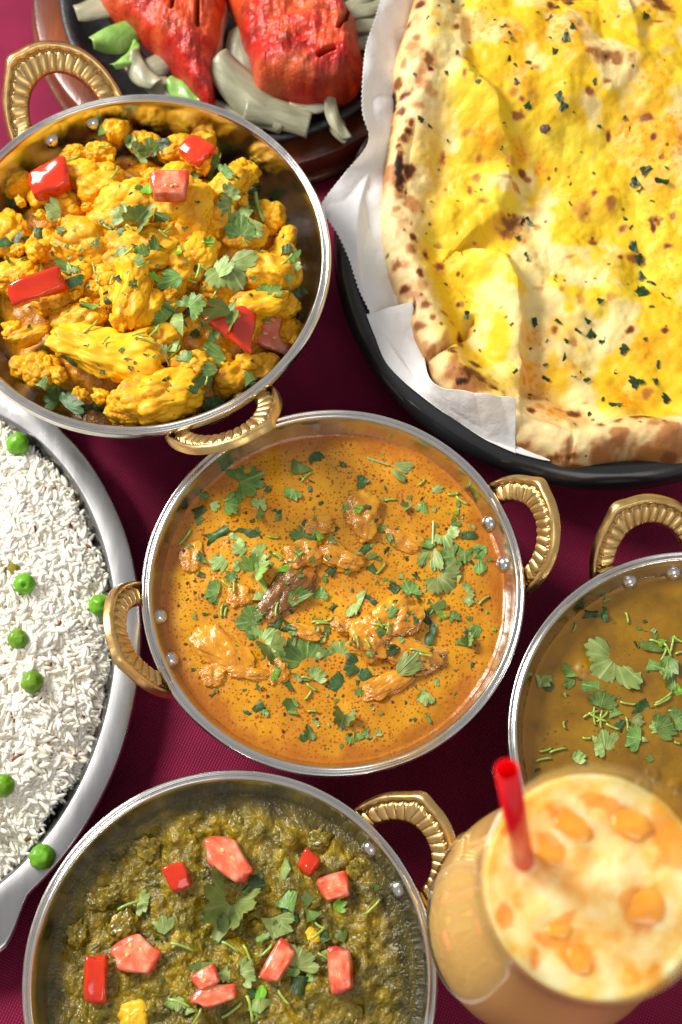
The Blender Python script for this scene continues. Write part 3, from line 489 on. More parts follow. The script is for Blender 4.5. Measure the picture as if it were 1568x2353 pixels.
ol = [W(*p, .042)[:2] for p in [(965, -60), (935, 60), (905, 150), (890, 300), (878, 440), (886, 570), (915, 660), (950, 750), (985, 830), (1000, 880), (1070, 950), (1170, 1010), (1240, 1040), (1310, 1066), (1380, 1056), (1450, 1040), (1568, 1055)]]
ol += [(.148, .226), (.172, .244), (.189, .28), (.196, .34), (.188, .41), (.165, .46), (.13, .485), (.08, .49), (.045, .47)]
ncx, ncy = .112, .345; RN = starR(ol, (ncx, ncy))
def w2(pts, z=.042): return np.array([W(px, py, z)[:2] for px, py in pts]) - (ncx, ncy)
def pdist(x, y, poly):                 # signed distance to an open polyline (+ = left of travel) 
    bd = np.full(len(x), 9.); sg = np.ones(len(x))
    for a, b_ in zip(poly[:-1], poly[1:]):
        d = b_ - a; tt_ = np.clip(((x - a[0]) * d[0] + (y - a[1]) * d[1]) / (d @ d), 0, 1); ex, ey = x - a[0] - tt_ * d[0], y - a[1] - tt_ * d[1]; e = np.hypot(ex, ey); mk = e < bd
        bd = np.where(mk, e, bd); sg = np.where(mk, np.sign(d[0] * ey - d[1] * ex), sg)
    return bd * sg
f1 = w2([(1040, 60), (1052, 130), (1064, 200), (1134, 240), (1169, 320), (1170, 390), (1149, 450), (1104, 490)])
f2 = w2([(1090, 560), (1153, 583), (1186, 637), (1207, 718), (1202, 826)])
f3 = w2([(980, 822), (1024, 790), (1083, 723), (1095, 700)]); f4 = w2([(1172, 912), (1240, 948), (1310, 977), (1370, 944), (1450, 935), (1568, 925), (1650, 915)])
f5 = w2([(1310, 1070), (1316, 1030), (1318, 995)]); f6 = w2([(1300, 60), (1330, 160), (1400, 210), (1470, 150), (1450, 60)]); f7 = w2([(1080, 640), (1110, 655), (1130, 690)])
def zn(x, y, s, th):
    Rv = RN(th); e = (1 - s) * Rv; p = P3(x, y)
    wd = .0105 + .003 * sm(-.06, -.10, y)
    crust = np.sqrt(np.clip(1 - ((e - wd) / wd) ** 2, 0, 1)); roll = np.where(e < wd, crust, 1 - .62 * sm(wd, wd * 2.4, e))
    rb_ = np.hypot(x + ncx - bc.x, y + ncy - bc.y); lift_ = .0235 * sm(.015, .088, rb_) * sm(-.05, .03, y + .35 * x)
    lift_ = np.maximum(lift_, .0145 * sm(.076, .091, rb_))
    z_ = .018 + lift_ + .0195 * (1 - 22 * lift_) * roll * (1 + .12 * fbm(p * 35, 2, 3))
    z_ += fbm(p * 28, 3, 2) * .0030 * sm(.01, .03, e) + (.6 - worley(p * 34, 3)) * .0055 * sm(.008, .02, e) + fbm(p * 110, 3, 5) * .0009 + (.45 - worley(p * 75, 8) ** 2) * .0022 * sm(.008, .02, e)
    def fold(poly, A_, wl, wr):
        d = pdist(x, y, poly) + fbm(p * 90, 2, 77) * .0012 + fbm(p * 30, 1, 78) * .002; ins = np.where(d > 0, np.exp(-(d / wr) ** 2), np.exp(-(d / wl) ** 2)); return A_ * ins
    z_ += fold(f1, .0060, .014, .0042) * sm(.004, .012, e); z_ += fold(f2, .0100, .012, .0036); z_ -= fold(f3, .0055, .0022, .0016); z_ += .004 * np.exp(-(np.hypot(x - f3[1][0] - .004, y - f3[1][1] + .008) / .010) ** 2)
    z_ -= fold(f4, .0040, .0026, .0040); z_ -= fold(f5, .0013, .0007, .0007); z_ += fold(f6, .0045, .004, .012); z_ -= fold(f7, .002, .002, .002)
    return z_
nrN, ntN = 300, 900
V, Fa, Fl, ss, tt = polar(RN, zn, nrN, ntN, skirt=.014, spow=.85, sk=.99)
skm = np.arange(len(V)) >= 1 + nrN * ntN; V[skm, 2] += .0105 * sm(.066, .088, np.hypot(V[skm, 0] + ncx - bc.x, V[skm, 1] + ncy - bc.y)); V[-1, 2] = -.004 + .008
x, y = V[:, 0], V[:, 1]; p = P3(x, y); e = (1 - ss) * RN(tt)
cream, yel, yel2, ora, pale = [np.array(S(h)) for h in ('#e6c890', '#e4bc08', '#ead038', '#e49408', '#ecdca4')]
brn, blk = np.array(S('#8a4818')), np.array(S('#24100a'))
mx = lambda a, b_, f: a * (1 - f[:, None]) + b_ * f[:, None]
ny = fbm(p * 55, 4, 21); ny2 = fbm(p * 140, 3, 22)
edge = sm(.009, .030, e + .014 * fbm(p * 30, 2, 31))
bott = sm(-.096, -.108, y) * sm(.004, -.004, -(x + .028))
col = mx(np.tile(cream, (len(x), 1)), pale, sm(-.2, .6, ny2) * .6)
ycol = mx(np.tile(yel, (len(x), 1)), yel2, sm(-.1, .7, ny)); ycol = mx(ycol, pale, sm(.05, .7, fbm(p * 60, 4, 25)) * .75); ycol = mx(ycol, np.array(S('#ecb608')), sm(.3, .9, fbm(p * 45, 3, 27)) * .5)
col = mx(col, ycol, np.clip(edge * .97 + .12 * (ny > .2), 0, 1))
og = np.zeros(len(x))
for (px, py, r) in [(1110, 60, 55), (1170, 95, 35), (1290, 100, 60), (1310, 140, 35), (1460, 290, 50), (1480, 340, 45), (1500, 200, 45), (1190, 170, 30), (1200, 320, 30), (1130, 320, 35), (1250, 345, 20), (1230, 825, 40), (1290, 925, 45), (1450, 880, 45), (1230, 745, 30), (1200, 200, 25), (1350, 420, 25), (1540, 300, 60), (1500, 760, 40), (1110, 300, 25), (1250, 850, 30)]:
    q_ = w2([(px, py)])[0]; og = np.maximum(og, np.exp(-((x - q_[0]) ** 2 + (y - q_[1]) ** 2) / (r * .000175) ** 2))
crumb = sm(.50, .25, worley(p * 480, 4)); col = mx(col, ora, np.clip(og * .65 + og * crumb * .8 + .45 * crumb * sm(.25, .7, fbm(p * 40, 2, 41)) * edge, 0, 1))
ch = np.zeros(len(x)); cb = np.zeros(len(x))
spots = [(984, 172, 22, 20, .9), (988, 187, 8, 9, 1.3), (954, 120, 10, 10, .8), (934, 230, 11, 9, 1.1), (905, 232, 7, 24, 1.4), (939, 307, 12, 11, 1.2), (936, 285, 10, 8, .7), (916, 372, 10, 46, 1.6), (922, 405, 9, 14, 1.4), (939, 387, 10, 14, 1.2), (990, 225, 16, 10, .6), (1389, 152, 42, 20, .85), (1184, 474, 32, 28, .95), (1234, 432, 28, 12, .5), (1224, 222, 12, 12, .5), (1414, 431, 12, 12, .8), (1352, 446, 16, 16, .6), (1514, 14, 30, 26, 1.0), (1099, 385, 9, 12, .7), (1248, 471, 9, 8, .6), (929, 495, 22, 12, .6), (1298, 3, 30, 8, .9), (960, 60, 16, 40, .5), (940, 140, 10, 30, .5),
         (980, 559, 9, 11, 1.5), (953, 691, 6, 17, 1.5), (964, 737, 14, 9, .9), (996, 721, 9, 8, .9), (1040, 815, 9, 8, 1.2), (1091, 831, 14, 10, 1.5), (1078, 872, 38, 17, 1.1), (1066, 886, 18, 9, 1.5), (905, 583, 8, 14, .8), (969, 648, 16, 12, .5), (1013, 526, 9, 7, .6), (1045, 567, 10, 8, .5), (1345, 656, 8, 12, .6), (1415, 650, 14, 11, .6), (1482, 550, 26, 12, .9), (1169, 553, 8, 10, 1.1), (1240, 875, 22, 9, .6), (1320, 810, 24, 16, .45), (1484, 955, 26, 15, 1.1), (1423, 964, 11, 8, .9), (1380, 977, 8, 10, 1.1), (1374, 1037, 14, 18, .7), (1526, 983, 10, 9, .8), (1542, 1047, 24, 10, .9), (1470, 1045, 20, 10, .6), (1250, 1046, 60, 7, 1.0), (1185, 1018, 30, 7, .9), (1340, 1064, 40, 5, .9), (1030, 780, 12, 20, .5), (1100, 790, 14, 10, .4), (1010, 900, 10, 14, .8), (1400, 560, 8, 6, .4), (930, 600, 10, 10, .6), (1060, 960, 20, 9, .7)]
rn_ = random.Random(12)
spots += [(rn_.uniform(960, 1568), rn_.uniform(0, 950), rn_.uniform(4, 16), rn_.uniform(4, 12), rn_.uniform(.5, 1.15)) for _ in range(75)]
spots += [(905 + rn_.uniform(0, 50) + 90 * (yy > 700) + 22 * (yy > 600), yy, rn_.uniform(5, 13), rn_.uniform(6, 18), rn_.uniform(.6, 1.2)) for yy in range(20, 860, 30)]
for (px, py, a, b_, st) in spots:
    q_ = w2([(px, py)])[0]; d = np.sqrt(((x - q_[0]) / (a * .00021)) ** 2 + ((y - q_[1]) / (b_ * .00022)) ** 2) + .42 * fbm(p * 330, 3, 51) + .25 * vn(p * 140, 52)
    ch = np.maximum(ch, st * sm(1.5, .25, d)); cb = np.maximum(cb, (st - .6) * sm(.95, .25, d))
ch = np.maximum(ch, .8 * sm(.15, .8, fbm(p * 75, 4, 61)) * (1 - sm(.010, .026, e))); ch = np.maximum(ch, .7 * sm(.0035, .0005, e) * sm(-.5, .5, fbm(p * 40, 2, 65)))
col = col * .94; col = mx(col, np.array(S('#c88038')), np.clip(ch * .9, 0, 1)); col = mx(col, brn, np.clip(ch * 1.3 - .45, 0, 1)); col = mx(col, blk, np.clip(cb * 1.6 - .15, 0, 1))
spk = sm(.17, .10, worley(p * 170, 71)) * (hsh(np.floor(x * 170), np.floor(y * 170), np.zeros(len(x)), 5) < .35); col = mx(col, np.array(S('#4a2008')), spk * .85)
nm_ = mesh('naan', V, qt(Fa, Fl), m_naan, attrs={'Col': col})
naan = ob('naan_bread', nm_, (ncx, ncy, 0), label='large blistered yellow garlic naan with charred crust in the black basket', cat='bread'); food['n'].append(naan)
BIT2 = chunk_mesh(61, m_char_herb, 2.2, .1, 4, 'peppercorn'); o = ob('peppercorn', BIT2, W(1250, 309, .034)); o.scale = (.0023,) * 3; o.location.z = .0375
o.data.materials[0] = M('grey_pepper', [(.3, S('#4a3838')), (.7, S('#6a5454'))], 300, rough=.5, us=0.0023); tag(o, 'dark round peppercorn on the naan', 'peppercorn')
# parchment: one crumpled strip from the basket rim to under the bread
def strip(outer, inner, nu, nv, seed, amp, teeth=0):
    O = spl([W(a, b_, z_) for a, b_, z_ in outer], 12); I = spl([W(a, b_, z_) for a, b_, z_ in inner], 12)
    def rs_(Q, n_): d = np.r_[0, np.cumsum(np.linalg.norm(np.diff(Q, axis=0), axis=1))]; u = np.linspace(0, d[-1], n_); return np.stack([np.interp(u, d, Q[:, k]) for k in range(3)], 1)
    O, I = rs_(O, nu), rs_(I, nu); v = np.linspace(0, 1, nv); V = O[:, None] * (1 - v)[None, :, None] + I[:, None] * v[None, :, None]
    if teeth: dd = (I - O); dd /= np.linalg.norm(dd, axis=1)[:, None]; V[:, 0] += dd * (np.abs(((np.arange(nu) / nu * teeth) % 1) - .5) * .0016)[:, None]
    Vf = V.reshape(-1, 3); cr = np.abs(fbm(Vf * 38 + seed, 3, seed)) * amp * 2 + fbm(Vf * 16 + seed, 2, seed + 4) * amp; Vf[:, 2] += cr * np.tile(np.minimum(1, .25 + 3 * v * (1.1 - v)), nu)
    rr_ = np.hypot(Vf[:, 0] - bc.x, Vf[:, 1] - bc.y); Vf[:, 2] = np.maximum(Vf[:, 2], .0374 + .0002 * np.abs(fbm(Vf * 60, 2, 5)) - np.clip(.0965 - rr_, 0, 1) * 1.3 - np.clip(rr_ - .108, 0, 1) * .5)
    i, j = np.meshgrid(np.arange(nu - 1), np.arange(nv - 1), indexing='ij'); F = np.stack([i * nv + j, (i + 1) * nv + j, (i + 1) * nv + j + 1, i * nv + j + 1], -1).reshape(-1, 4); return Vf, F
pt = empty('parchment_paper', bc, label='crumpled white parchment sheet with serrated edge lining the naan basket', cat='paper')
def pch(nm, V, F):
    o = ob(nm, mesh(nm, V - np.array(bc[:]), F, m_paper), (0, 0, 0), pt); s_ = o.modifiers.new('s', 'SOLIDIFY'); s_.thickness = .00012; return o
V, F = strip([(890, -60, .05), (862, 40, .052), (838, 120, .052), (831, 250, .050), (846, 325, .047), (790, 400, .041), (735, 475, .037), (752, 510, .036), (775, 545, .036), (800, 600, .036), (822, 665, .037), (850, 722, .038)],
             [(985, -60, .040), (960, 40, .038), (945, 120, .037), (930, 250, .036), (918, 325, .034), (910, 400, .032), (905, 460, .030), (915, 500, .028), (925, 540, .026), (950, 600, .024), (970, 660, .022), (990, 720, .022)], 320, 60, 3, .0016, 80)
pch('paper_fold', V, F)
V, F = strip([(842, 722, .038), (862, 775, .037), (885, 830, .037), (925, 875, .037), (990, 928, .037), (1060, 975, .037), (1110, 1008, .037), (1150, 1030, .036), (1185, 1045, .036)],
             [(948, 696, .038), (962, 760, .033), (975, 820, .034), (988, 872, .045), (1020, 893, .0500), (1062, 902, .0520), (1110, 909, .0525), (1150, 913, .0520), (1184, 920, .0500)], 300, 70, 9, .0012, 0)
V[:, 2] += .0012 * np.abs(np.sin(V[:, 0] * 330 + V[:, 1] * 140)) * sm(.0385, .043, V[:, 2])
pch('paper_fold', V, F)
V, F = strip([(1130, 1018, .0365), (1180, 1040, .0365), (1230, 1056, .036), (1262, 1064, .0355)], [(1150, 950, .030), (1190, 985, .026), (1230, 1010, .024), (1290, 1040, .024)], 90, 30, 14, .0009, 0)
pch('paper_fold', V, F)

# ------------------------------------------------------------------ sizzler plate with red chicken
wc = Vector((-.0435, .458, 0)); V, F = lathe(spl([(.0001, .002), (.06, .002), (.075, .006), (.080, .0130), (.0845, .0150), (.0925, .0150), (.0955, .0130), (.0950, .004), (.090, .0), (.0001, 0)], 6), 180, flip=True)
ob('wooden_underplate', mesh('wooden_underplate', V, F, m_wood), wc, label='round reddish brown wooden board under the cast iron plate', cat='board')
ic = Vector((-.0425, .4520, .006)); V, F = lathe(spl([(.0001, .006), (.055, .006), (.070, .010), (.0775, .0175), (.0795, .0190), (.0815, .0190), (.0825, .0175), (.0810, .015), (.073, .004), (.06, .001), (.0001, .001)], 6), 160, flip=True)
ob('cast_iron_plate', mesh('cast_iron_plate', V, F, m_iron), ic, label='black cast iron sizzler plate holding red chicken and onions', cat='plate')
def blob(poly_px, zref, z0, Hh, seed, grooves, label, side=None):
    ol_ = [W(a, b_, zref)[:2] for a, b_ in poly_px]; cx_ = sum(q[0] for q in ol_) / len(ol_); cy_ = sum(q[1] for q in ol_) / len(ol_); RB = starR(ol_, (cx_, cy_))
    gl = [np.array([W(a, b_, zref)[:2] for a, b_ in gg]) - (cx_, cy_) for gg in grooves]
    def zf(x, y, s, th):
        p = P3(x, y); z_ = z0 + Hh * np.clip(1 - s ** 5, 0, 1) ** .55 * (1 + .22 * fbm(p * 30, 2, seed)) + fbm(p * 90, 4, seed + 3) * .0016 + fbm(p * (300, 70, 1), 3, seed + 20) * .0006 - .0012 * sm(.45, .1, worley(p * 120, seed))
        for gg in gl: d = pdist(x, y, gg); z_ -= .0045 * np.exp(-(d / .0008) ** 2)
        return z_
    V, Fa, Fl, ss, tt = polar(lambda a: RB(a) * (1 + .02 * np.sin(7 * a + seed)), zf, 150, 420, skirt=z0 - .008, spow=.7); p = P3(V[:, 0], V[:, 1])
    red, orr, dk = [np.array(S(h)) for h in ('#c4220e', '#dc5424', '#5a0806')]; n1 = fbm(p * 60, 4, seed + 7)
    cl = mx(np.tile(red, (len(V), 1)), orr, sm(-.3, .5, n1)); cl = mx(cl, np.array(S('#df7440')), sm(.3, .9, fbm(p * 45, 3, seed + 9)) * .7); cl = mx(cl, dk, sm(.35, .15, worley(p * 90, seed + 2)) * .35 * (n1 < .1))
    fb = fbm(p * (260, 60, 1), 3, seed + 20); cl = mx(cl, np.array(S('#8e120a')), sm(.25, .8, fb) * .35); cl = mx(cl, np.array(S('#3a0a06')), sm(.6, 1., fbm(p * 85, 4, seed + 30)) * .4)
    for gg in gl: cl = mx(cl, dk, np.exp(-(pdist(V[:, 0], V[:, 1], gg) / .0007) ** 2) * .8)
    if side: mk = (ss > .955) & (np.abs((tt - side[0] + np.pi) % (2 * np.pi) - np.pi) < side[1]); cl[mk] = S('#d8b49a')
    o = ob('chicken_breast', mesh('chicken_breast', V, qt(Fa, Fl), m_chick, attrs={'Col': cl}), (cx_, cy_, 0), label=label, cat='chicken'); food['s'].append(o)
blob([(215, -40), (240, 10), (310, 70), (370, 120), (400, 155), (440, 205), (486, 240), (494, 170), (510, 80), (521, 10), (500, -60), (350, -70)], .033, .026, .017, 3, [[(400, -60), (404, 10), (402, 65)], [(458, -60), (462, 10), (458, 90)]], 'left piece of red tandoori chicken with parallel slash cuts', side=(R(-8), .8))
blob([(512, -30), (545, 60), (575, 150), (590, 200), (640, 218), (700, 230), (760, 225), (812, 205), (833, 160), (832, 100), (805, 30), (770, -10), (700, -60), (600, -70)], .033, .026, .021, 5, [[(800, 50), (795, 80), (778, 115)], [(735, 176), (750, 166), (768, 162)]], 'right piece of red tandoori chicken with rounded end and small cracks')
def slab(name, px, py, z_, L_, Wd, T, rot, bend, mat, label, cat, tl=(0, 0), taper=.3, grp=None):
    nu, nv = 26, 9; V = []
    for sd_ in (1, -1):
        for a in np.linspace(-1, 1, nu):
            for b2 in np.linspace(-1, 1, nv): V.append((a * L_, b2 * Wd * (1 - taper * a * a) + bend * L_ * a * a, sd_ * T * .3 * (1 - .5 * b2 * b2) - Wd * .35 * b2 * b2 + .0004 * math.sin(a * 6 + b2 * 3)))
    F = []
    for s_ in (0, 1):
        for i in range(nu - 1):
            for j in range(nv - 1): f = [s_ * nu * nv + i * nv + j, s_ * nu * nv + (i + 1) * nv + j, s_ * nu * nv + (i + 1) * nv + j + 1, s_ * nu * nv + i * nv + j + 1]; F.append(f if s_ == 0 else f[::-1])
    B = nu * nv
    for i in range(nu - 1): F += [[i * nv, i * nv + B, (i + 1) * nv + B, (i + 1) * nv], [(i + 1) * nv - 1 + nv, (i + 1) * nv - 1 + nv + B, (i + 1) * nv - 1 + B, (i + 1) * nv - 1]]
    for j in range(nv - 1): F += [[j + 1, j + 1 + B, j + B, j], [(nu - 1) * nv + j, (nu - 1) * nv + j + B, (nu - 1) * nv + j + 1 + B, (nu - 1) * nv + j + 1]]
    o = ob(name, mesh(name, V, F, mat), W(px, py, z_)); o.rotation_euler = (tl[0], tl[1], R(rot)); tag(o, label, cat, grp); return o
on = 'onion slices on the iron plate'
slab('onion_slice', 570, 215, .033, .021, .0085, .003, -42, .15, m_onion, 'large white onion slice between the two red chicken pieces', 'onion', (.1, .2), grp=on)
slab('onion_slice', 640, 258, .031, .014, .0065, .003, -12, -.1, m_onion, 'square-ended white onion piece below the right chicken piece', 'onion', (.2, .1), .05, on)
slab('onion_slice', 520, 262, .028, .017, .006, .0025, -20, .2, m_onion, 'pale onion slice behind the rim of the cauliflower bowl', 'onion', grp=on)
slab('onion_slice', 560, 130, .030, .016, .008, .003, -80, .1, m_onion, 'shaded onion slice deep between the chicken pieces', 'onion', grp=on)
slab('onion_slice', 765, 262, .030, .012, .003, .0015, -70, .25, m_onion, 'thin limp onion shred hanging over the plate edge', 'onion', (0, .3), grp=on)
slab('onion_slice', 720, 245, .030, .010, .0028, .0015, 5, .2, m_onion, 'thin onion shred under the right chicken piece', 'onion', grp=on)
slab('onion_slice', 775, 285, .024, .009, .0038, .0015, -65, .0, m_onion, 'flat onion flake resting on the wooden board edge', 'onion', (0, .25), .8, on)
slab('onion_slice', 318, 165, .031, .010, .0045, .002, -55, .3, m_onion, 'curled onion piece left of the slashed chicken piece', 'onion', (.3, 0), grp=on)
slab('onion_slice', 350, 150, .028, .011, .006, .002, 30, .2, m_onion, 'shaded onion piece behind the curled onion piece', 'onion', grp=on)
slab('onion_slice', 385, 205, .027, .013, .006, .002, -30, .2, m_onion, 'shaded onion piece under the tip of the slashed chicken', 'onion', grp=on)
for k, (px, py, r_, b_) in enumerate([(840, 20, 20, .1), (850, 55, 10, .2), (855, 95, 0, -.2), (820, 5, 40, .2)]): slab('onion_slice', px, py, .034, .013, .0035, .002, r_, b_, m_onion, ['uppermost pale onion strip beside the paper', 'second pale onion strip beside the paper', 'third pale onion strip beside the paper, lowest', 'pale onion strip touching the top edge by the chicken'][k], 'onion', grp=on)
slab('lettuce_leaf', 280, 85, .033, .013, .0065, .0012, 35, .2, m_lett, 'bright green lettuce leaf left of the slashed chicken', 'lettuce', (.5, .2), .6)
slab('lettuce_leaf', 300, 130, .032, .009, .0025, .001, 60, .3, m_lett, 'narrow green lettuce strip hanging beside the lettuce leaf', 'lettuce', (.2, .2))
slab('lettuce_leaf', 420, 212, .030, .009, .0045, .001, -35, .1, m_lett, 'pale green lettuce piece at the tip of the slashed chicken', 'lettuce', (.3, 0))
slab('lettuce_leaf', 842, 140, .030, .012, .0045, .001, 70, .1, M('dark_lettuce', [(.3, S('#2c4a12')), (.7, S('#4c6e20'))], 80, rough=.4), 'dark green leaf at the right end of the iron plate', 'lettuce')
slab('lettuce_leaf', 235, 10, .030, .012, .006, .002, 20, .1, m_onion, 'pale leaf rib at the top left of the iron plate', 'lettuce')

# ------------------------------------------------------------------ glass of iced orange drink
gc = Vector((.0632, .0432, 0))
gp = [(.0001, 0), (.020, .0), (.0270, .0004), (.0285, .0016), (.0270, .0026), (.018, .0042), (.0085, .0080), (.0065, .014), (.0080, .0200), (.0150, .0270), (.0240, .038), (.0315, .056), (.0357, .078), (.0366, .100), (.0345, .125), (.0306, .150), (.0283, .168), (.0278, .182), (.0284, .194), (.02895, .1995), (.0287, .2005), (.0280, .2000)]
gi = [(.0274, .194), (.0266, .182), (.0271, .168), (.0294, .150), (.0333, .125), (.0354, .100), (.0345, .078), (.0303, .056), (.0228, .038), (.0135, .0290), (.0060, .0250), (.0001, .0240)]
V, F = lathe(spl(gp + gi, 5), 140); ob('drinking_glass', mesh('drinking_glass', V, F, m_glass), gc, label='tall curvy footed glass holding an iced orange drink', cat='glass')
lz = .1925
pr = [(r + .0002 if r > .001 else .0001, z_) for r, z_ in [(q[0], q[1]) for q in spl(gi[:], 5)] if z_ < lz - .0004][::-1]; pr[0] = (.0001, .0246)
V, F = lathe(pr, 120); rl = pr[-1][0]
ns = len(V); V2, Fa, Fl, ss, tt = polar(lambda th: rl + 0 * th, lambda x, y, s, th: lz + .0010 * sm(.90, 1, s) + fbm(P3(x * 160, y * 160), 3, 6) * .0006 - .0008, 70, 120)
last = ns - 120; T1 = qt(F, []); T2 = qt(Fa, Fl) + ns; l2 = ns + 1 + 69 * 120; jj = np.arange(120); br = np.stack([last + jj, last + (jj + 1) % 120, l2 + (jj + 1) % 120, l2 + jj], 1)
VV = np.vstack([V, V2]); dp = np.zeros(len(VV)); bod = np.zeros(len(VV)); bod[:ns] = 1
xx, yy = VV[ns:, 0], VV[ns:, 1]
for (px, py, a, b_, rot) in [(1300, 1885, 50, 20, 40), (1270, 1940, 36, 18, 35), (1440, 1870, 50, 24, 30), (1530, 1900, 40, 60, 0), (1480, 2090, 45, 46, 5), (1290, 2120, 40, 14, -35), (1270, 2160, 30, 16, 10), (1340, 2200, 26, 30, 30), (1330, 2210, 46, 14, 25), (1160, 2110, 18, 28, 0), (1230, 2200, 10, 24, 10), (1500, 2270, 18, 50, 15), (1380, 1840, 60, 14, 10), (1550, 1960, 40, 40, 0), (1180, 1880, 30, 40, 0)]:
    q_ = W(px, py, lz) - gc; ca, sa = math.cos(R(-rot)), math.sin(R(-rot)); X_ = (xx - q_.x) * ca + (yy - q_.y) * sa; Y_ = -(xx - q_.x) * sa + (yy - q_.y) * ca; k = .000112
    dp[ns:] = np.maximum(dp[ns:], sm(1.2, .85, np.sqrt((X_ / (a * k)) ** 2 + (Y_ / (b_ * k)) ** 2) + .35 * fbm(P3(xx * 260, yy * 260), 3, 9)) * .8)
m_ = mesh('orange_drink', VV, np.vstack([T1, T2, qt(br, [])]), m_lassi, attrs={'deep': dp, 'body': bod}); ob('orange_drink', m_, gc, label='pale orange creamy drink with marbled froth filling the tall glass', cat='drink')
IC = chunk_mesh(71, m_ice, 5, .06, 4, 'ice_cube')
for k, (px, py, s_, rot, l) in enumerate([(1318, 1900, .0052, 40, 'ice cube nearest the far side of the froth'), (1268, 1962, .0044, 30, 'ice cube just right of the red straw'), (1450, 1895, .0050, 25, 'ice cube at the far right of the froth'), (1478, 2085, .0062, 6, 'largest flat ice cube at the right of the froth'), (1335, 2205, .0040, 60, 'ice cube nearest the front lip of the glass'), (1285, 2135, .0034, 10, 'small ice cube at the middle of the froth')]):
    o = ob('ice_cube', IC, W(px, py, lz - .0022), label=l, cat='ice cube', group='ice cubes in the orange drink'); o.scale = (s_, s_ * .7, .0022); o.rotation_euler = (.06, .05, R(-rot)); 
# straw
a_ = W(1203, 1975, lz - .001); b_ = W(1165, 1768, .2385); dr = (b_ - a_).normalized(); a0 = a_ - dr * .03; Ls = (b_ - a0).length
V, F = lathe([(.0026, 0), (.0028, 0), (.0028, Ls), (.00265, Ls + .0001), (.0026, Ls), (.0026, 0)], 32)
o = ob('drinking_straw', mesh('drinking_straw', V, F, m_straw), a0, label='red plastic straw leaning out of the orange drink', cat='straw'); o.rotation_mode = 'QUATERNION'; o.rotation_quaternion = dr.to_track_quat('Z', 'Y')

# ------------------------------------------------------------------ tomatoes and herbs laid on the food
bpy.context.view_layer.update()
def bvh(keys):
    Vv, Ff, n0 = [], [], 0
    for k in keys:
        for o in food[k]:
            me = o.data; n_ = len(me.vertices); a = np.empty(n_ * 3, np.float32); me.vertices.foreach_get('co', a); a = a.reshape(-1, 3); mw = np.array(o.matrix_world)
            a = a @ mw[:3, :3].T + mw[:3, 3]; Vv.append(a); t_ = np.empty(len(me.polygons) * 3, np.int32)
            me.loops.foreach_get('vertex_index', t_); Ff.append(t_.reshape(-1, 3) + n0); n0 += n_
    return BVHTree.FromPolygons(np.vstack(Vv).tolist(), np.vstack(Ff).tolist(), all_triangles=True)
TREE = {}
def hit(key, px, py, zfall=.04):
    if key not in TREE: TREE[key] = bvh(key)
    o_, d = ray(px, py); h = TREE[key].ray_cast(o_, d)
    if h[0] is None: return W(px, py, zfall), Vector((0, 0, 1))
    nrm = h[1] if h[1].z > 0 else -h[1]; return h[0], nrm
def tomato(poly, T, skinside, mt):
    """bevelled prism from a polygon; faces listed in skinside carry skin"""
    bm = bmesh.new(); n_ = len(poly); b0 = [bm.verts.new((x, y, -T / 2)) for x, y in poly]; t0 = [bm.verts.new((x * .93, y * .93, T / 2)) for x, y in poly]
    bm.faces.new(b0[::-1]); bm.faces.new(t0); sf = [bm.faces.new((b0[i], b0[(i + 1) % n_], t0[(i + 1) % n_], t0[i])) for i in range(n_)]
    bmesh.ops.bevel(bm, geom=list(bm.edges), offset=.20, segments=4, affect='EDGES', profile=.5)
    bmesh.ops.triangulate(bm, faces=bm.faces); bmesh.ops.subdivide_edges(bm, edges=[e for e in bm.edges if e.calc_length() > .25], cuts=3, use_grid_fill=True); bmesh.ops.triangulate(bm, faces=bm.faces)
    V = np.array([v.co[:] for v in bm.verts]); F = [[v.index for v in f.verts] for f in bm.faces]; bm.free()
    V += (fbm(V * 1.7 + T * 9, 3, 5) * .13)[:, None] * V; V[:, 0] *= 1 + .12 * V[:, 2]; V[:, 2] += .12 * (1 - V[:, 0] ** 2)
    dsk = np.full(len(V), 0.)
    for s_ in skinside: a, b_ = np.array(poly[s_]), np.array(poly[(s_ + 1) % n_]); nn = np.array([(b_ - a)[1], -(b_ - a)[0]]); nn /= np.linalg.norm(nn); dsk = np.maximum(dsk, sm(-.26, -.02, (V[:, :2] - a) @ nn))
    alle = np.full(len(V), -9.)
    for s_ in range(n_): a, b_ = np.array(poly[s_]), np.array(poly[(s_ + 1) % n_]); nn = np.array([(b_ - a)[1], -(b_ - a)[0]]); nn /= np.linalg.norm(nn); alle = np.maximum(alle, (V[:, :2] - a) @ nn)
    dsk = np.maximum(dsk * .9, sm(-.24, .02, alle + .1 * fbm(V * 3, 2, 3)) * .55)
    return mesh('tomato', V, F, mt, attrs={'skin': dsk})
sq_ = [(-1, -.62), (.95, -.7), (1, .62), (-.9, .7)]; tri = [(-1, .4), (.9, .9), (.5, -1)]; pent = [(-1, -.3), (-.4, -.95), (.9, -.5), (.95, .5), (-.3, .9)]; wdg = [(-1.1, .75), (-.9, -.1), (.9, -.85), (1.1, -.1), (.2, .6)]
TM = dict(box=tomato(sq_, .8, [], m_tom), cube=tomato([(-.8, -.8), (.8, -.9), (.9, .7), (-.9, .85)], 1.1, [1], m_tomf), redcube=tomato([(-.9, -.8), (.8, -.9), (.9, .9), (-.7, .8)], 1.1, [], m_tom), tri=tomato(tri, .55, [], m_tom), wedge=tomato(wdg, .8, [0, 4], m_tomf), pent=tomato(pent, .9, [2], m_tomf), bar=tomato([(-1.1, -.4), (.9, -.5), (1.15, .35), (-.9, .5)], .8, [0], m_tomf))
SEED = mesh('seed', ICO[3][0], ICO[3][1], M('tomato_seed', [(.3, S('#dca058')), (.7, S('#ecc080'))], 3, rough=.3, coat=.4))
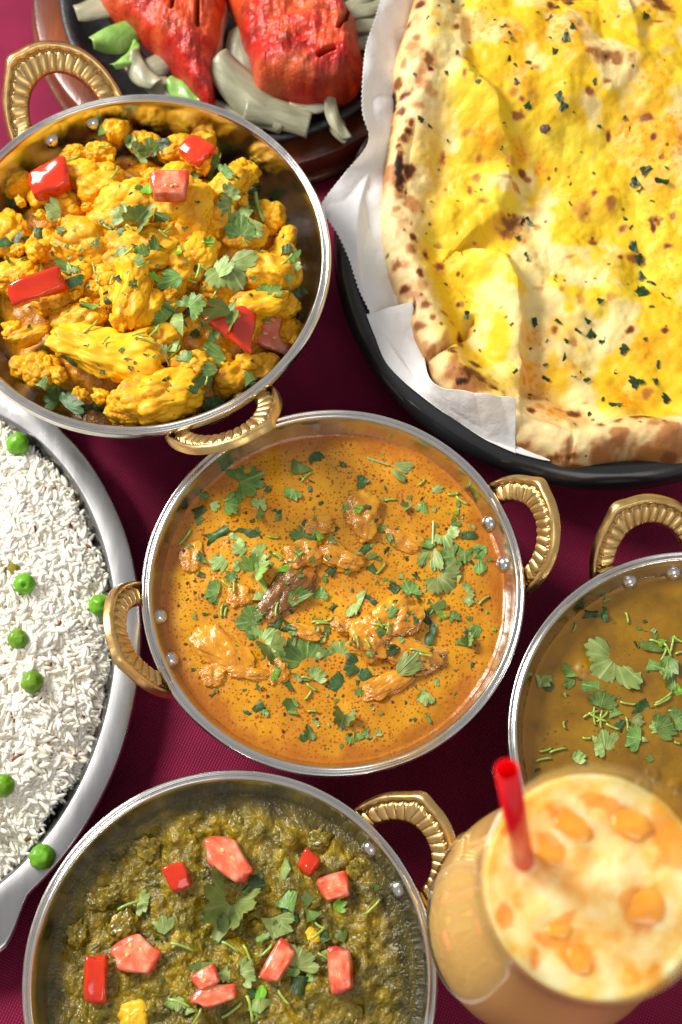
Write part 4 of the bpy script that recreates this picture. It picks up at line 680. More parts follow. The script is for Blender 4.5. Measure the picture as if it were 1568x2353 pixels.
Bm = lambda x, y: (x * .797 / 1.5944, (400 + y * .797) / 1.5944)
def tom(key, fr, x, y, kind, sx, sy, sz, rot, label, lift=.3, tl=(0, 0)):
    px, py = fr(x, y); p, nrm = hit(key, px, py); o = ob('tomato_piece', TM[kind], p + Vector((0, 0, sz * lift)), label=label, cat='tomato', group='tomato pieces on the ' + KG[key][0]); o.scale = (sx, sy, sz); o.rotation_euler = (tl[0] + rg.uniform(-.16, .16), tl[1] + rg.uniform(-.16, .16), R(rot))
    if kind in ('pent', 'cube') or 'seed' in label:
        for _ in range(1 if 'seed' in label else rg.randint(1, 3)):
            sd_ = ob('seed', SEED, (rg.uniform(-.35, .35), rg.uniform(-.35, .35), dict(cube=.66, redcube=.66, pent=.56).get(kind, .5)), o); sd_.scale = (.11, .075, .06); sd_.rotation_euler = (0, 0, rg.uniform(0, 3))
    return o
k = MM * 1.0842 / 1.5944 * 1.0
for a in [(772, 362, 'pent', 98, 64, 56, -48, 'long pink tomato wedge at the far side of the spinach curry'), (605, 430, 'redcube', 50, 40, 44, 115, 'small red tomato cube left of the long pink wedge'), (1045, 382, 'redcube', 38, 34, 36, 60, 'small red tomato cube with a seed on it'), (1130, 462, 'cube', 52, 48, 40, 20, 'pink-fleshed tomato cube at the right of the spinach curry'), (460, 690, 'pent', 80, 72, 56, -25, 'largest pale tomato chunk left of centre in the spinach'), (328, 775, 'box', 74, 52, 60, 92, 'glossy red rectangular tomato block at the left of the spinach'),
          (700, 770, 'cube', 44, 36, 40, 30, 'pale tomato piece at the front behind a broad fleshy slice'), (722, 826, 'pent', 78, 42, 44, 8, 'broad fleshy tomato slice at the front of the spinach curry'), (940, 718, 'cube', 72, 40, 44, 62, 'pale slim tomato strip beside a serrated coriander leaf'), (1152, 745, 'cube', 76, 44, 54, 96, 'upright pink tomato bar at the right of the spinach curry')]:
    tom('g', Dm, a[0], a[1], a[2], a[3] * k, a[4] * k, a[5] * k, a[6], a[7])
k = MM * .5 * 1.32
for a in [(240, 360, 'redcube', 88, 66, 60, 20, 'glossy red tomato cube at the upper left of the cauliflower', (.1, -.2)), (785, 385, 'cube', 74, 62, 60, 5, 'pale pink tomato cube on top of the cauliflower heap', (.1, .1)), (905, 215, 'redcube', 66, 56, 44, -40, 'dull red tomato cube at the far side of the cauliflower heap', (0, 0)), (180, 850, 'box', 106, 66, 70, 22, 'shiny-topped red tomato bar at the left of the heap', (.2, -.1)), (1075, 1060, 'tri', 112, 125, 56, 10, 'big red triangular tomato wedge at the right of the heap', (0, .15)), (1260, 1050, 'pent', 105, 86, 55, -35, 'fleshy tomato wedge against the right bowl wall', (.1, .2))]:
    tom('t', Bm, a[0], a[1], a[2], a[3] * k, a[4] * k, a[5] * k, a[6], a[7], 1.5 if a[2] == 'tri' else .75, a[8])
# leaf shapes
def leaf_mesh(seed, mat, spread=105, lobes=3, cut=None, stalk=False, curl=.16, name='leaf'):
    rr = np.random.RandomState(seed); nt, nr = 61, 8; t_ = np.linspace(-1, 1, nt); th = R(90) + np.deg2rad(spread) * t_
    lb = np.abs(np.cos(t_ * math.pi * lobes / 2)) if lobes % 2 else np.abs(np.sin(t_ * math.pi * lobes / 2)); tooth = np.abs(((t_ * lobes * 2.6 + rr.rand()) % 1) - .5) * 2
    r = (.70 + .28 * lb ** .7) * (1 - .10 * tooth) * (1 - .15 * t_ ** 2) * (1 + .08 * np.interp(t_, np.linspace(-1, 1, 7), rr.normal(size=7)))
    if cut:
        for (ca, cd) in cut: den = np.cos(th - R(ca)); r = np.where(den > .02, np.minimum(r, cd / np.maximum(den, .02)), r)
    V = [(0, 0, 0)]; vein = [.9]; wet = [0]
    vn_ = np.abs(((t_ * lobes * 1.3 + .5) % 1) - .5) * 2
    for i in range(1, nr + 1):
        s_ = i / nr
        for j in range(nt):
            x = r[j] * s_ * math.cos(th[j]); y = r[j] * s_ * math.sin(th[j]); V.append((x, y, 0)); vein.append(.75 * max(0, 1 - vn_[j] * 4.5) * (1 - .5 * s_) + .3 * max(0, 1 - abs(t_[j]) * 14)); wet.append(.8 if s_ > .93 and rr.rand() < .3 else 0)
    V = np.array(V); V[:, 1] -= .42; x, y = V[:, 0], V[:, 1]; kx, ky = rr.normal(0, curl * 1.3), rr.normal(0, curl * 1.3)
    V[:, 2] = kx * x * x + ky * y * y + .045 * fbm(V * 2.4 + seed, 2, seed) + .02 * np.array(vein) + abs(rr.normal(0, curl)) * np.abs(x) * .5
    F = [(0, 1 + j, 2 + j) for j in range(nt - 1)] + [(1 + (i - 1) * nt + j, 1 + i * nt + j, 1 + i * nt + j + 1, 1 + (i - 1) * nt + j + 1) for i in range(1, nr) for j in range(nt - 1)]
    if stalk:
        b0 = len(V); st = []
        for q_ in range(6):
            yy_ = -.42 - .16 * q_; w_ = .045
            st += [(-w_ + .03 * q_ * .5, yy_, .03), (.03 * q_ * .5, yy_, .075), (w_ + .03 * q_ * .5, yy_, .03)]
        V = np.vstack([V, st]); vein += [.8] * 18; wet += [0] * 18
        for q_ in range(5):
            for e_ in range(2): a = b0 + q_ * 3 + e_; F.append((a, a + 3, a + 4, a + 1))
    return mesh(name, V, F, mat, attrs={'vein': vein, 'wet': wet})
LF = []
for mi in range(4):
    LF.append([leaf_mesh(1 + mi * 20, m_leafs[mi], 110, 3), leaf_mesh(2 + mi * 20, m_leafs[mi], 85, 5, cut=[(90, .62)]), leaf_mesh(3 + mi * 20, m_leafs[mi], 62, 3, cut=[(200, .25)]), leaf_mesh(4 + mi * 20, m_leafs[mi], 100, 5, cut=[(20, .35), (100, .7)], curl=.4), leaf_mesh(5 + mi * 20, m_leafs[mi], 50, 3, stalk=True, curl=.25), leaf_mesh(6 + mi * 20, m_leafs[mi], 125, 7, curl=.5)] + [leaf_mesh(300 + mi * 20 + q_, m_leafs[mi], 70 + 9 * q_, (3, 5, 7, 5)[q_], cut=[(37 * q_ + 15 * mi, .30 + .05 * q_), (190 - 31 * q_, .34)], curl=.35) for q_ in range(4)])
LH = [leaf_mesh(200 + k, m_char_herb, 100, 5, curl=.6, cut=[(30 * k, .3)]) for k in range(4)]
V, F = lathe([(.0001, -1), (.12, -1), (.13, -.5), (.12, .5), (.13, 1), (.0001, 1)], 8); V = V[:, [2, 0, 1]]; V[:, 1] += .12 * V[:, 0] ** 2; STM = mesh('stem', V, F, m_stem)
GRP = {'c': 'coriander leaves on the orange curry', 't': 'coriander leaves on the cauliflower', 'g': 'coriander leaves on the spinach curry', 'd': 'coriander leaves on the brown dal', 'n': 'dark herb flakes on the naan'}
TN = ['pale', 'grey-green', 'dark', 'bright']
FLECK = {}
def leaf(key, px, py, size, rot, shape=None, tone=None, asp=None, lift=.0005, flat=.65, herb=False):
    p, nrm = hit(key, px, py); z_ = (Vector((0, 0, 1)) * flat + nrm * (1 - flat)).normalized(); z_ = (z_ + Vector((rg.uniform(-.12, .12), rg.uniform(-.12, .12), 0))).normalized()
    if herb: me = LH[rg.randrange(4)]; tn = 0
    else:
        tn = tone if tone is not None else rg.choice([0, 0, 1, 1, 1, 2]); me = LF[tn][(shape if rg.random() < .6 else rg.randrange(6, 10)) if shape is not None else rg.randrange(1, 10)]
    if size < .0036 and not herb:
        a = asp or rg.uniform(.7, 1); qm = z_.to_track_quat('Z', 'Y') @ Quaternion((0, 0, 1), R(rot)); FLECK.setdefault(key, []).append((me, np.array(Matrix.LocRotScale(p + z_ * lift, qm, Vector((size * a, size, size)))), tn)); return
    o = ob('herb_flake' if herb else 'coriander_leaf', me, p + z_ * lift); o.rotation_mode = 'QUATERNION'; o.rotation_quaternion = z_.to_track_quat('Z', 'Y') @ Quaternion((0, 0, 1), R(rot)); a = asp or rg.uniform(.7, 1)
    o.scale = (size * a, size, size)
    rad = BC[key][1] if key in BC else .11
    if herb: tag(o, lab('scorched dark herb flake', 'n', p, rad, size), 'herb', GRP['n'])
    else: tag(o, lab(TN[tn] + ' coriander leaf' + (' on a stalk' if me.name.startswith('x') else ''), key, p, rad, size), 'coriander', GRP[key])
    return o
def stem(key, px, py, L_, rot, lift=.0006):
    p, nrm = hit(key, px, py); z_ = (Vector((0, 0, 1)) * .6 + nrm * .4).normalized(); o = ob('chopped_coriander', STM, p + z_ * lift); o.rotation_mode = 'QUATERNION'; o.rotation_quaternion = z_.to_track_quat('Z', 'Y') @ Quaternion((0, 0, 1), R(rot)); s_ = L_ / 2; o.scale = (s_, max(.0035, s_), max(.0035, s_) * .9)
    tag(o, lab('pale green chopped stem', key, p, BC[key][1] if key in BC else .11, L_), 'herb stem', 'chopped coriander stems'); return o
kA = MM * .6
for a in [(620, 255, 165, -80, 0, 1, .9), (690, 235, 80, -70, 2, 2), (440, 318, 135, 20, 5, 1), (505, 360, 50, 10, 2, 2), (595, 385, 88, -60, 1, 1), (672, 352, 50, 70, 3, 2), (870, 330, 58, 0, 0, 2), (1010, 285, 150, -42, 4, 0, .75), (1150, 358, 75, -20, 2, 0, .5), (1100, 425, 82, 0, 3, 1), (375, 420, 110, 85, 1, 1), (340, 400, 50, 80, 0, 0), (480, 410, 70, 0, 0, 0), (490, 455, 85, 160, 0, 1), (545, 440, 70, -80, 4, 2, .5), (250, 440, 95, 80, 3, 2), (262, 385, 60, -10, 2, 1), (300, 420, 60, 0, 2, 0), (315, 530, 115, 30, 5, 2), (420, 505, 120, -50, 5, 2), (400, 540, 90, -60, 3, 0), (400, 590, 90, -40, 2, 0), (460, 590, 80, 0, 1, 0), (325, 640, 120, -20, 2, 0, .7), (245, 635, 60, 10, 1, 1), (465, 650, 100, 20, 5, 0), (390, 640, 60, 60, 3, 0), (285, 748, 105, -80, 1, 1), (252, 690, 50, 0, 3, 2), (300, 790, 50, 30, 3, 1), (568, 650, 105, -85, 0, 3, .9), (470, 750, 130, 170, 0, 0), (625, 775, 140, -25, 2, 1, .8), (640, 520, 85, 40, 0, 1), (660, 550, 80, 70, 2, 1), (735, 560, 90, 190, 0, 1), (705, 530, 55, 0, 5, 3), (808, 425, 100, -5, 2, 1, .4), (850, 435, 50, 80, 3, 3), (940, 505, 80, 20, 3, 1), (965, 545, 60, -60, 0, 1), (870, 590, 80, -20, 3, 2), (885, 610, 60, 30, 5, 1), (755, 668, 70, -10, 3, 2), (708, 755, 62, 50, 0, 1), (905, 670, 65, 40, 3, 2), (985, 730, 80, 20, 3, 2), (1040, 735, 80, 60, 5, 1), (868, 805, 120, 20, 0, 0), (905, 770, 70, -60, 1, 2), (1110, 560, 110, 0, 1, 1, .8), (1190, 555, 120, 0, 0, 0, .7), (1130, 620, 160, -62, 4, 0, .8), (1190, 620, 80, -60, 5, 1), (1205, 600, 70, 0, 3, 0), (1190, 720, 150, 175, 0, 0, .8), (1185, 680, 80, 20, 3, 1), (1225, 690, 60, -60, 0, 0), (1318, 595, 90, -60, 2, 1), (1312, 655, 110, 150, 2, 1, .7), (1270, 530, 70, 80, 1, 2), (1258, 620, 70, 10, 5, 1), (1275, 738, 60, -80, 1, 0), (1235, 448, 40, 0, 2, 3), (1218, 490, 45, -20, 0, 1), (1268, 795, 70, -80, 3, 0), (1215, 840, 45, 20, 5, 1), (1272, 850, 40, 0, 3, 1), (1265, 960, 120, 20, 0, 1), (1300, 900, 80, 0, 2, 1), (1270, 930, 50, 0, 5, 0), (1130, 800, 100, 30, 5, 1), (1155, 850, 90, -30, 3, 3), (1110, 860, 90, 170, 3, 2), (1150, 915, 110, 200, 5, 2), (1060, 870, 70, 60, 3, 2), (975, 830, 80, -40, 2, 1), (930, 900, 65, 10, 3, 1), (1035, 1030, 170, -14, 2, 0, .6), (985, 975, 90, 8, 2, 2, .6), (780, 960, 125, 5, 1, 0, .7), (730, 930, 60, 60, 3, 0), (655, 975, 160, -60, 0, 1), (700, 1010, 80, 200, 3, 0), (505, 920, 130, -20, 0, 0), (530, 990, 115, 150, 5, 0), (600, 950, 80, 60, 3, 1), (418, 870, 105, 70, 0, 1), (465, 860, 60, 0, 2, 1), (545, 860, 90, -50, 3, 2), (590, 890, 60, 0, 5, 2), (700, 1062, 100, 220, 1, 0), (762, 1090, 110, 10, 1, 2, .7), (828, 1035, 110, -60, 2, 2), (882, 1065, 105, -10, 1, 2, .5), (895, 990, 70, 30, 3, 1), (540, 1065, 55, -70, 1, 3), (592, 1095, 85, 10, 1, 2), (625, 1070, 55, 0, 3, 1), (640, 1095, 40, 60, 5, 1),
          (1090, 1155, 88, -80, 3, 0), (790, 1245, 72, 120, 5, 0), (845, 1292, 90, -30, 1, 1), (668, 1292, 90, -30, 3, 1), (640, 1310, 50, 0, 2, 2), (575, 1215, 115, -30, 1, 1, .6), (600, 1175, 60, -50, 2, 1), (460, 1195, 80, 80, 3, 2), (425, 1205, 60, 0, 3, 2), (490, 1215, 50, 0, 5, 0), (225, 842, 65, -60, 4, 0), (725, 900, 50, 0, 1, 1), (750, 815, 40, 0, 5, 2), (925, 1295, 40, -50, 4, 0), (675, 848, 25, 0, 3, 1), (1345, 830, 20, 0, 3, 3), (1372, 900, 26, 0, 3, 3), (790, 265, 40, 60, 2, 2), (300, 845, 28, 0, 3, 2), (345, 810, 40, 10, 3, 2), (440, 480, 34, 40, 3, 2), (540, 470, 50, -60, 3, 1), (930, 630, 50, 0, 3, 1), (950, 590, 40, 0, 3, 2), (770, 510, 40, 0, 3, 2), (370, 700, 40, 0, 5, 1), (500, 630, 50, 0, 3, 0), (445, 620, 50, 30, 2, 1)]:
    px, py = A(a[0], a[1]); leaf('c', px, py, a[2] * kA * .76, a[3], a[4], a[5], a[6] if len(a) > 6 else None, flat=.75)
for (x, y, l, r_) in [(480, 717, 190, -2), (620, 615, 60, -50), (545, 615, 50, 30), (975, 398, 50, -30), (940, 665, 60, -35), (715, 870, 60, 85), (700, 865, 60, 80), (735, 862, 50, 75), (945, 880, 80, -60), (930, 870, 50, -70), (965, 890, 50, 40), (848, 940, 55, 50), (888, 950, 45, -35), (1075, 975, 60, -85), (1108, 995, 55, -20), (670, 1120, 50, -50), (660, 1150, 45, 5), (325, 825, 50, -35), (1328, 782, 55, 60), (190, 545, 80, -5), (525, 545, 50, 70), (535, 820, 60, 30), (345, 725, 50, -70), (375, 735, 60, -55), (1245, 405, 60, -55), (1215, 380, 50, -60), (1095, 335, 40, -60), (850, 430, 45, -20), (650, 310, 60, 20), (655, 1080, 50, -5), (675, 1208, 40, 5), (340, 830, 40, -20), (1180, 800, 40, 0), (860, 440, 40, -10)]:
    px, py = A(x, y); stem('c', px, py, l * kA * .95, r_)
Cc = lambda x, y: ((1750 + x * .4886) / 1.5944, (1750 + y * .4886) / 1.5944); kC = MM * .306
for a in [(960, 1445, 300, 70, 0, 0), (830, 1560, 190, 60, 3, 1), (940, 1650, 190, -70, 1, 1), (660, 1500, 170, -60, 1, 1, .6), (690, 1540, 110, -30, 2, 1), (470, 1540, 130, 10, 3, 0), (530, 1575, 80, -60, 2, 2), (985, 1010, 150, 40, 1, 2, .6), (960, 920, 120, -70, 3, 0), (860, 1025, 100, 60, 5, 2), (910, 830, 120, -60, 1, 1), (1310, 1320, 150, 10, 5, 1), (1420, 1420, 200, -60, 0, 1), (1340, 1420, 150, 60, 3, 1), (1460, 1540, 150, 30, 1, 1), (1500, 1580, 120, 30, 3, 3), (1060, 1780, 170, 20, 1, 1), (1080, 1850, 120, 100, 3, 2), (1270, 1750, 200, -30, 5, 2), (1190, 1850, 120, 40, 3, 0), (1150, 1950, 170, 150, 1, 1), (1420, 1860, 220, -70, 1, 1, .7), (1340, 1880, 110, 60, 2, 0), (1520, 1800, 120, 0, 0, 1), (950, 1985, 190, -30, 2, 0), (900, 2040, 120, 160, 1, 0), (770, 2085, 140, 70, 1, 0, .5), (1290, 2110, 70, 10, 2, 1), (1230, 1985, 90, 10, 2, 0), (940, 1700, 90, -60, 2, 1), (1180, 1265, 50, 0, 3, 2), (1300, 1240, 90, 40, 3, 1), (1380, 1240, 80, 0, 2, 3), (1480, 1220, 90, 0, 3, 1), (1260, 1080, 40, 0, 3, 2), (1210, 1130, 40, 60, 2, 1), (1330, 1150, 50, 30, 3, 0), (460, 2200, 60, 0, 3, 2), (1450, 1480, 110, 0, 3, 0)]:
    px, py = Cc(a[0], a[1]); leaf('d', px, py, a[2] * kC * .98, a[3], a[4], a[5], a[6] if len(a) > 6 else None, flat=.8)
for (x, y, l, r_) in [(1125, 1052, 90, -60), (730, 1130, 70, 5), (845, 1770, 130, -75), (870, 1790, 140, -72), (895, 1805, 150, -72), (920, 1815, 140, -70), (940, 1800, 120, -72), (1130, 1700, 130, 20), (1125, 1850, 110, -60), (1400, 1660, 160, -5), (1390, 1685, 150, -8), (1475, 1745, 100, 45), (598, 2040, 130, -80), (490, 2110, 120, -70), (512, 2050, 100, -80), (820, 1960, 70, -85), (1010, 1875, 110, -35), (1430, 1290, 120, 60), (1460, 1260, 140, -70), (1400, 1330, 110, 85), (1340, 1230, 110, -30), (1500, 1220, 90, -20), (1520, 1310, 90, 0), (1495, 1995, 50, 80), (645, 1860, 60, 85)]:
    px, py = Cc(x, y); stem('d', px, py, l * kC * .95, r_)
kD = MM * .68
for a in [(765, 560, 150, 5, 5, 0), (740, 600, 90, 120, 1, 1), (880, 455, 85, -60, 3, 2), (835, 470, 50, 40, 3, 1), (985, 405, 85, 60, 3, 0), (495, 515, 75, 0, 1, 0), (552, 592, 75, -70, 2, 0), (685, 710, 75, -80, 1, 1), (925, 608, 105, 80, 3, 0), (990, 500, 100, 70, 3, 1), (1045, 540, 90, -20, 2, 1), (1040, 490, 60, 0, 3, 1), (960, 550, 60, 0, 3, 2), (1015, 690, 120, 10, 1, 0), (1035, 770, 80, 200, 1, 1), (990, 740, 70, 90, 3, 1), (845, 745, 90, -60, 1, 0), (750, 752, 55, 20, 3, 0), (895, 830, 90, 10, 1, 1), (880, 895, 130, 0, 5, 0), (850, 850, 80, 40, 3, 3), (1000, 800, 95, -70, 3, 2), (1115, 680, 70, -20, 1, 0), (1095, 640, 60, 0, 3, 2), (1148, 522, 60, -40, 2, 3), (1155, 628, 60, 60, 4, 1), (560, 850, 85, -30, 1, 1), (605, 855, 60, 0, 2, 0), (650, 880, 75, -30, 1, 0), (930, 790, 60, 0, 3, 1), (850, 810, 50, 0, 3, 2), (1000, 575, 40, 0, 3, 2), (905, 640, 50, 0, 5, 1), (700, 560, 50, 0, 3, 2), (380, 555, 20, 0, 3, 2), (610, 880, 50, 0, 3, 1)]:
    px, py = Dm(a[0], a[1]); leaf('g', px, py, a[2] * kD * .84, a[3], a[4], a[5], a[6] if len(a) > 6 else None, lift=.0012, flat=.6)
for (x, y, l, r_) in [(435, 522, 70, -25), (616, 660, 75, 75), (780, 662, 60, -15), (840, 690, 65, -30), (903, 676, 50, 45), (1260, 531, 70, 40), (958, 838, 55, 80), (788, 880, 75, 60), (1085, 598, 40, 80), (905, 760, 60, 40), (845, 870, 80, 30), (610, 850, 70, -85), (1100, 700, 60, 70), (815, 420, 40, 80), (670, 900, 60, 85), (950, 770, 50, 10), (1075, 620, 60, -70)]:
    px, py = Dm(x, y); stem('g', px, py, l * kD, r_, .0014)
kB = MM * .5
for a in [(385, 130, 85, 0, 5, 1), (480, 105, 80, -50, 3, 1), (600, 150, 120, -60, 1, 0), (655, 190, 110, -70, 1, 0), (690, 165, 90, 0, 0, 1), (765, 165, 80, 0, 0, 2), (700, 250, 150, -10, 2, 1, .6), (625, 230, 100, 10, 3, 0), (610, 170, 70, 0, 2, 1), (730, 190, 80, 60, 1, 2), (420, 530 - 400, 50, 0, 3, 2), (228, 200, 90, 80, 1, 1), (240, 290, 80, 0, 1, 0), (235, 480, 130, -60, 1, 0), (190, 455, 60, 0, 3, 1), (60, 425, 70, 60, 1, 2), (580, 465, 130, 80, 3, 0), (555, 470, 80, 0, 3, 1), (660, 485, 120, -40, 5, 0), (740, 490, 120, 70, 3, 1), (690, 380, 95, -20, 2, 3), (905, 300, 120, 0, 0, 1), (975, 215 + 20, 130, -80, 2, 1, .6), (975, 310, 120, 0, 5, 0), (1050, 290, 90, 60, 1, 1), (1070, 370, 100, -60, 1, 0), (1030, 460, 150, 50, 0, 0), (1050, 530, 130, 60, 1, 1), (1110, 540, 130, -20, 0, 1), (1160, 560, 150, -60, 1, 0), (1120, 500, 110, 40, 3, 0), (1160, 430, 100, -20, 3, 1), (1150, 380, 70, 0, 3, 2), (1200, 460, 70, 0, 3, 1), (1080, 775, 190, 180, 0, 0), (1020, 735, 150, 60, 2, 0), (1245, 835, 130, 160, 1, 1), (1215, 810, 80, 0, 2, 3), (1325, 690, 90, -50, 4, 1), (1330, 640, 80, 50, 3, 2), (1365, 740, 80, -70, 1, 0), (1370, 830, 110, 200, 2, 2), (1330, 830, 50, 0, 3, 0), (1325, 780, 60, 0, 2, 1), (660, 640, 90, 10, 3, 1), (710, 620, 90, -40, 3, 1), (580, 665, 90, 60, 1, 0), (545, 670, 60, 0, 2, 0), (545, 790, 50, 0, 3, 2), (620, 810, 35, 0, 3, 2), (280, 560, 60, 0, 2, 1), (320, 760, 130, -60, 1, 1), (300, 745, 90, 60, 2, 0), (345, 800, 90, 200, 1, 2), (350, 740, 50, 20, 2, 0), (430, 930, 90, -10, 2, 1), (395, 900, 60, 20, 3, 2), (790, 790, 150, 85, 2, 1), (860, 840, 90, 10, 1, 0), (710, 800, 80, 60, 1, 3), (760, 890, 120, 60, 3, 1), (740, 930, 120, 0, 3, 1), (780, 990, 170, -50, 1, 0), (830, 970, 90, 0, 3, 1), (890, 930, 130, 20, 1, 2), (900, 890, 100, 0, 5, 1), (1030, 940, 190, 90, 1, 1), (1040, 980, 150, 175, 5, 0), (1060, 1020, 80, -80, 3, 1), (890, 1030, 90, 0, 3, 2), (950, 1080, 100, 0, 1, 1), (970, 1140, 190, 20, 2, 1), (960, 1200, 110, 30, 2, 1), (790, 1110, 110, 30, 3, 0), (750, 1110, 70, 0, 4, 0), (870, 1135, 90, -60, 3, 1), (895, 1250, 90, 0, 1, 1), (890, 1290, 70, 0, 2, 2), (950, 1240, 90, 60, 2, 1), (1140, 1225, 90, -20, 3, 1), (1155, 1250, 60, 0, 1, 2), (980, 1340, 120, 0, 1, 1), (985, 1370, 90, 60, 3, 2), (210, 1250, 90, 0, 3, 1), (275, 1300, 120, 20, 5, 1), (240, 1270, 70, -60, 2, 1), (340, 1340, 130, 60, 1, 2), (390, 1380, 90, 0, 3, 2), (310, 1350, 80, 30, 2, 2), (320, 1130, 80, -10, 2, 2), (220, 1100, 70, 0, 3, 3), (60, 590, 110, 30, 3, 2), (110, 610, 120, 60, 2, 2), (20, 610, 90, -60, 1, 2), (170, 580, 90, 0, 3, 2), (40, 720, 60, 0, 2, 1), (180, 760, 70, 40, 3, 0), (640, 700, 60, 60, 2, 0), (500, 880, 60, 0, 3, 2), (430, 1350, 90, 20, 3, 2), (840, 600 + 60, 80, 0, 2, 3), (950, 620, 70, -40, 2, 3), (740, 650, 60, 0, 3, 2), (560, 560, 50, 0, 2, 1), (480, 1290 - 80, 30, 0, 3, 2)]:
    px, py = Bm(a[0], a[1]); leaf('t', px, py, a[2] * kB * .88, a[3], a[4], a[5], a[6] if len(a) > 6 else None, lift=.001, flat=.5)
for (x, y, l, r_) in [(1190, 460, 170, 12), (1140, 460, 90, 20), (1120, 395, 70, 85), (920, 735, 110, 75), (945, 740, 90, -60), (980, 870, 90, 75), (420, 1010, 90, 50), (700, 1040, 110, -5), (680, 1065, 90, 0), (640, 1040, 60, -20), (485, 1070, 50, 65), (770, 1115, 70, 30), (800, 1125, 90, -5), (505, 1420, 70, 0), (185, 755, 90, 40), (265, 700, 60, -60), (435, 738, 70, 0), (325, 735, 60, 0), (515, 795, 50, 0), (600, 550, 50, 0), (500, 545, 50, 0), (450, 790, 40, 30), (660, 725, 70, -60), (950, 1240, 80, 0), (1130, 620, 50, -40), (480, 175, 60, 10), (330, 235, 90, 15), (590, 660, 80, 40), (120, 690, 70, 5), (1320, 700, 90, -60), (960, 620, 70, -40), (255, 630, 50, 5), (750, 580, 60, -80), (770, 560, 60, 60), (880, 790, 60, -30), (530, 290 + 10, 70, -10)]:
    px, py = Bm(x, y); stem('t', px, py, l * kB, r_, .0012)
Z2 = lambda x, y: (784 + .5 * x, .5 * y); Z4 = lambda x, y: (721 + .54 * x, 502 + .54 * y); kN = MM * .52 * 1.12
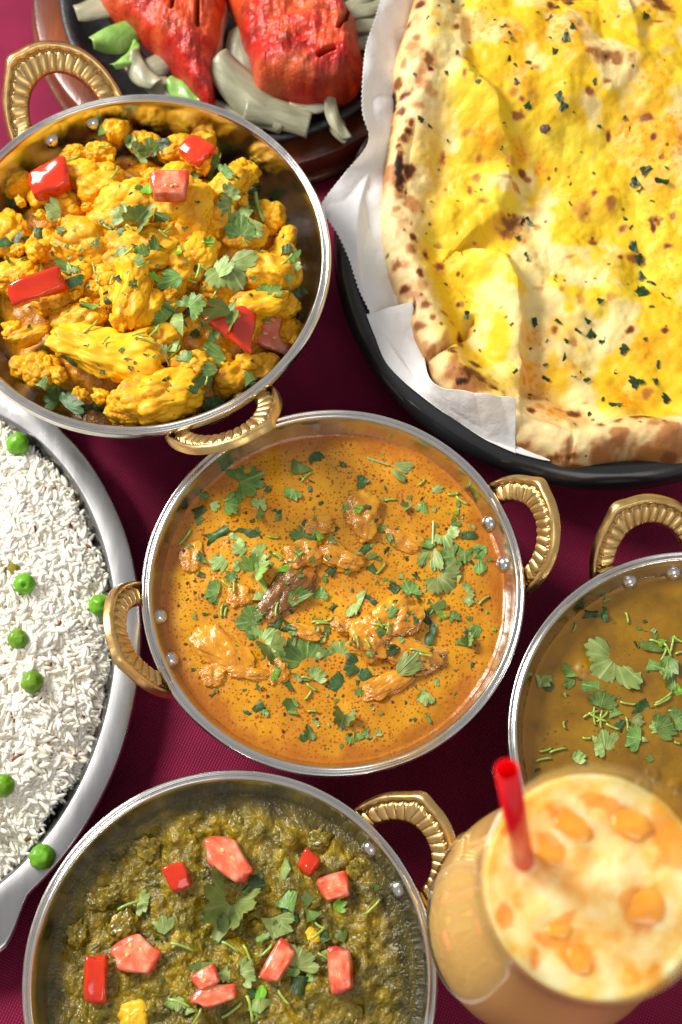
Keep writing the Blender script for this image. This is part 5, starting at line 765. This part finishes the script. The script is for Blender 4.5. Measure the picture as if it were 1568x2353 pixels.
for fr, lst in ((Z2, [(515, 10, 30), (745, 130, 60), (790, 160, 60), (758, 200, 60), (765, 265, 55), (800, 305, 50), (810, 370, 60), (905, 60, 30), (960, 90, 50), (960, 180, 60), (990, 40, 50), (1045, 165, 80), (1070, 120, 70), (975, 240, 60), (1390, 75, 80), (1175, 370, 60), (1000, 450, 70), (1010, 490, 80), (850, 480, 60), (865, 290, 40), (1070, 520, 28), (1310, 540, 35), (1320, 595, 30), (1185, 580, 30), (635, 375, 40), (365, 545, 55), (410, 575, 40), (340, 340, 24), (480, 340, 40), (530, 245, 40), (750, 570, 30), (745, 685, 40), (1410, 790, 90), (1360, 830, 80), (1480, 820, 70), (1380, 880, 50), (1430, 930, 50), (1310, 1000, 70), (870, 1010, 70), (820, 1020, 70), (1050, 845, 30), (1060, 935, 30), (1325, 1045, 40), (615, 885, 24), (645, 872, 20), (535, 928, 26), (1105, 700, 20), (1160, 795, 22), (990, 780, 26), (490, 650, 26), (395, 80, 22), (447, 28, 20), (1495, 770, 30), (1060, 15, 50), (415, 930, 20), (705, 90, 24)]),
                (Z4, [(1370, 120, 90), (1380, 180, 80), (1400, 240, 80), (1400, 320, 90), (1430, 280, 80), (1490, 340, 60), (1440, 380, 50), (915, 165, 50), (865, 90, 40), (665, 410, 70), (935, 445, 70), (1040, 445, 60), (1165, 430, 60), (1170, 490, 70), (1230, 530, 50), (1130, 475, 40), (1325, 550, 60), (1475, 620, 90), (1365, 690, 90), (1450, 700, 60), (1395, 700, 50), (1240, 770, 110), (1280, 790, 100), (1165, 690, 50), (1105, 680, 35), (1285, 655, 30), (995, 675, 50), (850, 650, 40), (925, 560, 60), (1075, 520, 40), (990, 625, 30), (1060, 590, 50), (925, 755, 50), (1500, 760, 70), (1220, 880, 34), (685, 480, 20), (705, 565, 22), (845, 455, 34), (1175, 830, 26), (1140, 655, 26), (560, 280, 30), (475, 65, 20), (630, 155, 18), (1155, 1010, 22), (1220, 345, 50), (1070, 265, 26), (1025, 270, 30), (995, 525, 24), (1410, 510, 30)])):
    for (x, y, s_) in lst:
        px, py = fr(x, y)
        if px < 1600: leaf('n', px, py, s_ * kN * .68, rg.uniform(0, 360), herb=True, flat=.4, asp=rg.uniform(.4, .9))

# finely chopped bits between the leaves
for key, fr, n_, x0, x1, y0, y1, mn, mx2 in (('c', A, 230, 180, 1380, 250, 1350, .0010, .0029), ('d', Cc, 40, 450, 1500, 800, 2200, .0008, .0016), ('g', Dm, 90, 200, 1350, 250, 900, .0010, .0022), ('t', Bm, 120, 50, 1350, 100, 1350, .0012, .0030)):
    c_, R_, _h = BC[key]
    for _ in range(n_):
        for _t in range(20):
            px, py = fr(rg.gauss((x0 + x1) / 2, (x1 - x0) / 3.6), rg.gauss((y0 + y1) / 2, (y1 - y0) / 3.6)); q_ = W(px, py, .04)
            if (q_ - Vector((c_.x, c_.y, .04))).length < R_ * .84: break
        else: continue
        if px > 1590 or px < -20 or py > 2370: continue
        leaf(key, px, py, rg.uniform(mn, mx2), rg.uniform(0, 360), rg.choice([1, 3, 5, 7, 8]), rg.choice([1, 1, 2, 2, 0]), flat=.7, lift=.0003)

CB = {}
for key, lst in FLECK.items():
    Vv, Ff, ve, we, mi_, n0 = [], [], [], [], [], 0
    for me, mw, tn in lst:
        if me.name not in CB:
            V = np.empty(len(me.vertices) * 3, np.float32); me.vertices.foreach_get('co', V); CB[me.name] = (V.reshape(-1, 3), [tuple(f.vertices) for f in me.polygons], np.array([d.value for d in me.attributes['vein'].data]), np.array([d.value for d in me.attributes['wet'].data]))
        V, F, a, b_ = CB[me.name]; Vv.append(V @ mw[:3, :3].T + mw[:3, 3]); Ff += [tuple(k + n0 for k in f) for f in F]; ve.append(a); we.append(b_); mi_ += [tn] * len(F); n0 += len(V)
    nm, c_ = KG[key]; o = ob('chopped_coriander_flecks', mesh('chopped_coriander_flecks', np.vstack(Vv) - np.array(c_[:]), Ff, m_leafs, attrs={'vein': np.concatenate(ve), 'wet': np.concatenate(we)}, fmat=mi_), c_)
    tag(o, 'finely chopped green coriander flecks sprinkled over the ' + nm, 'chopped herb', kind='stuff')
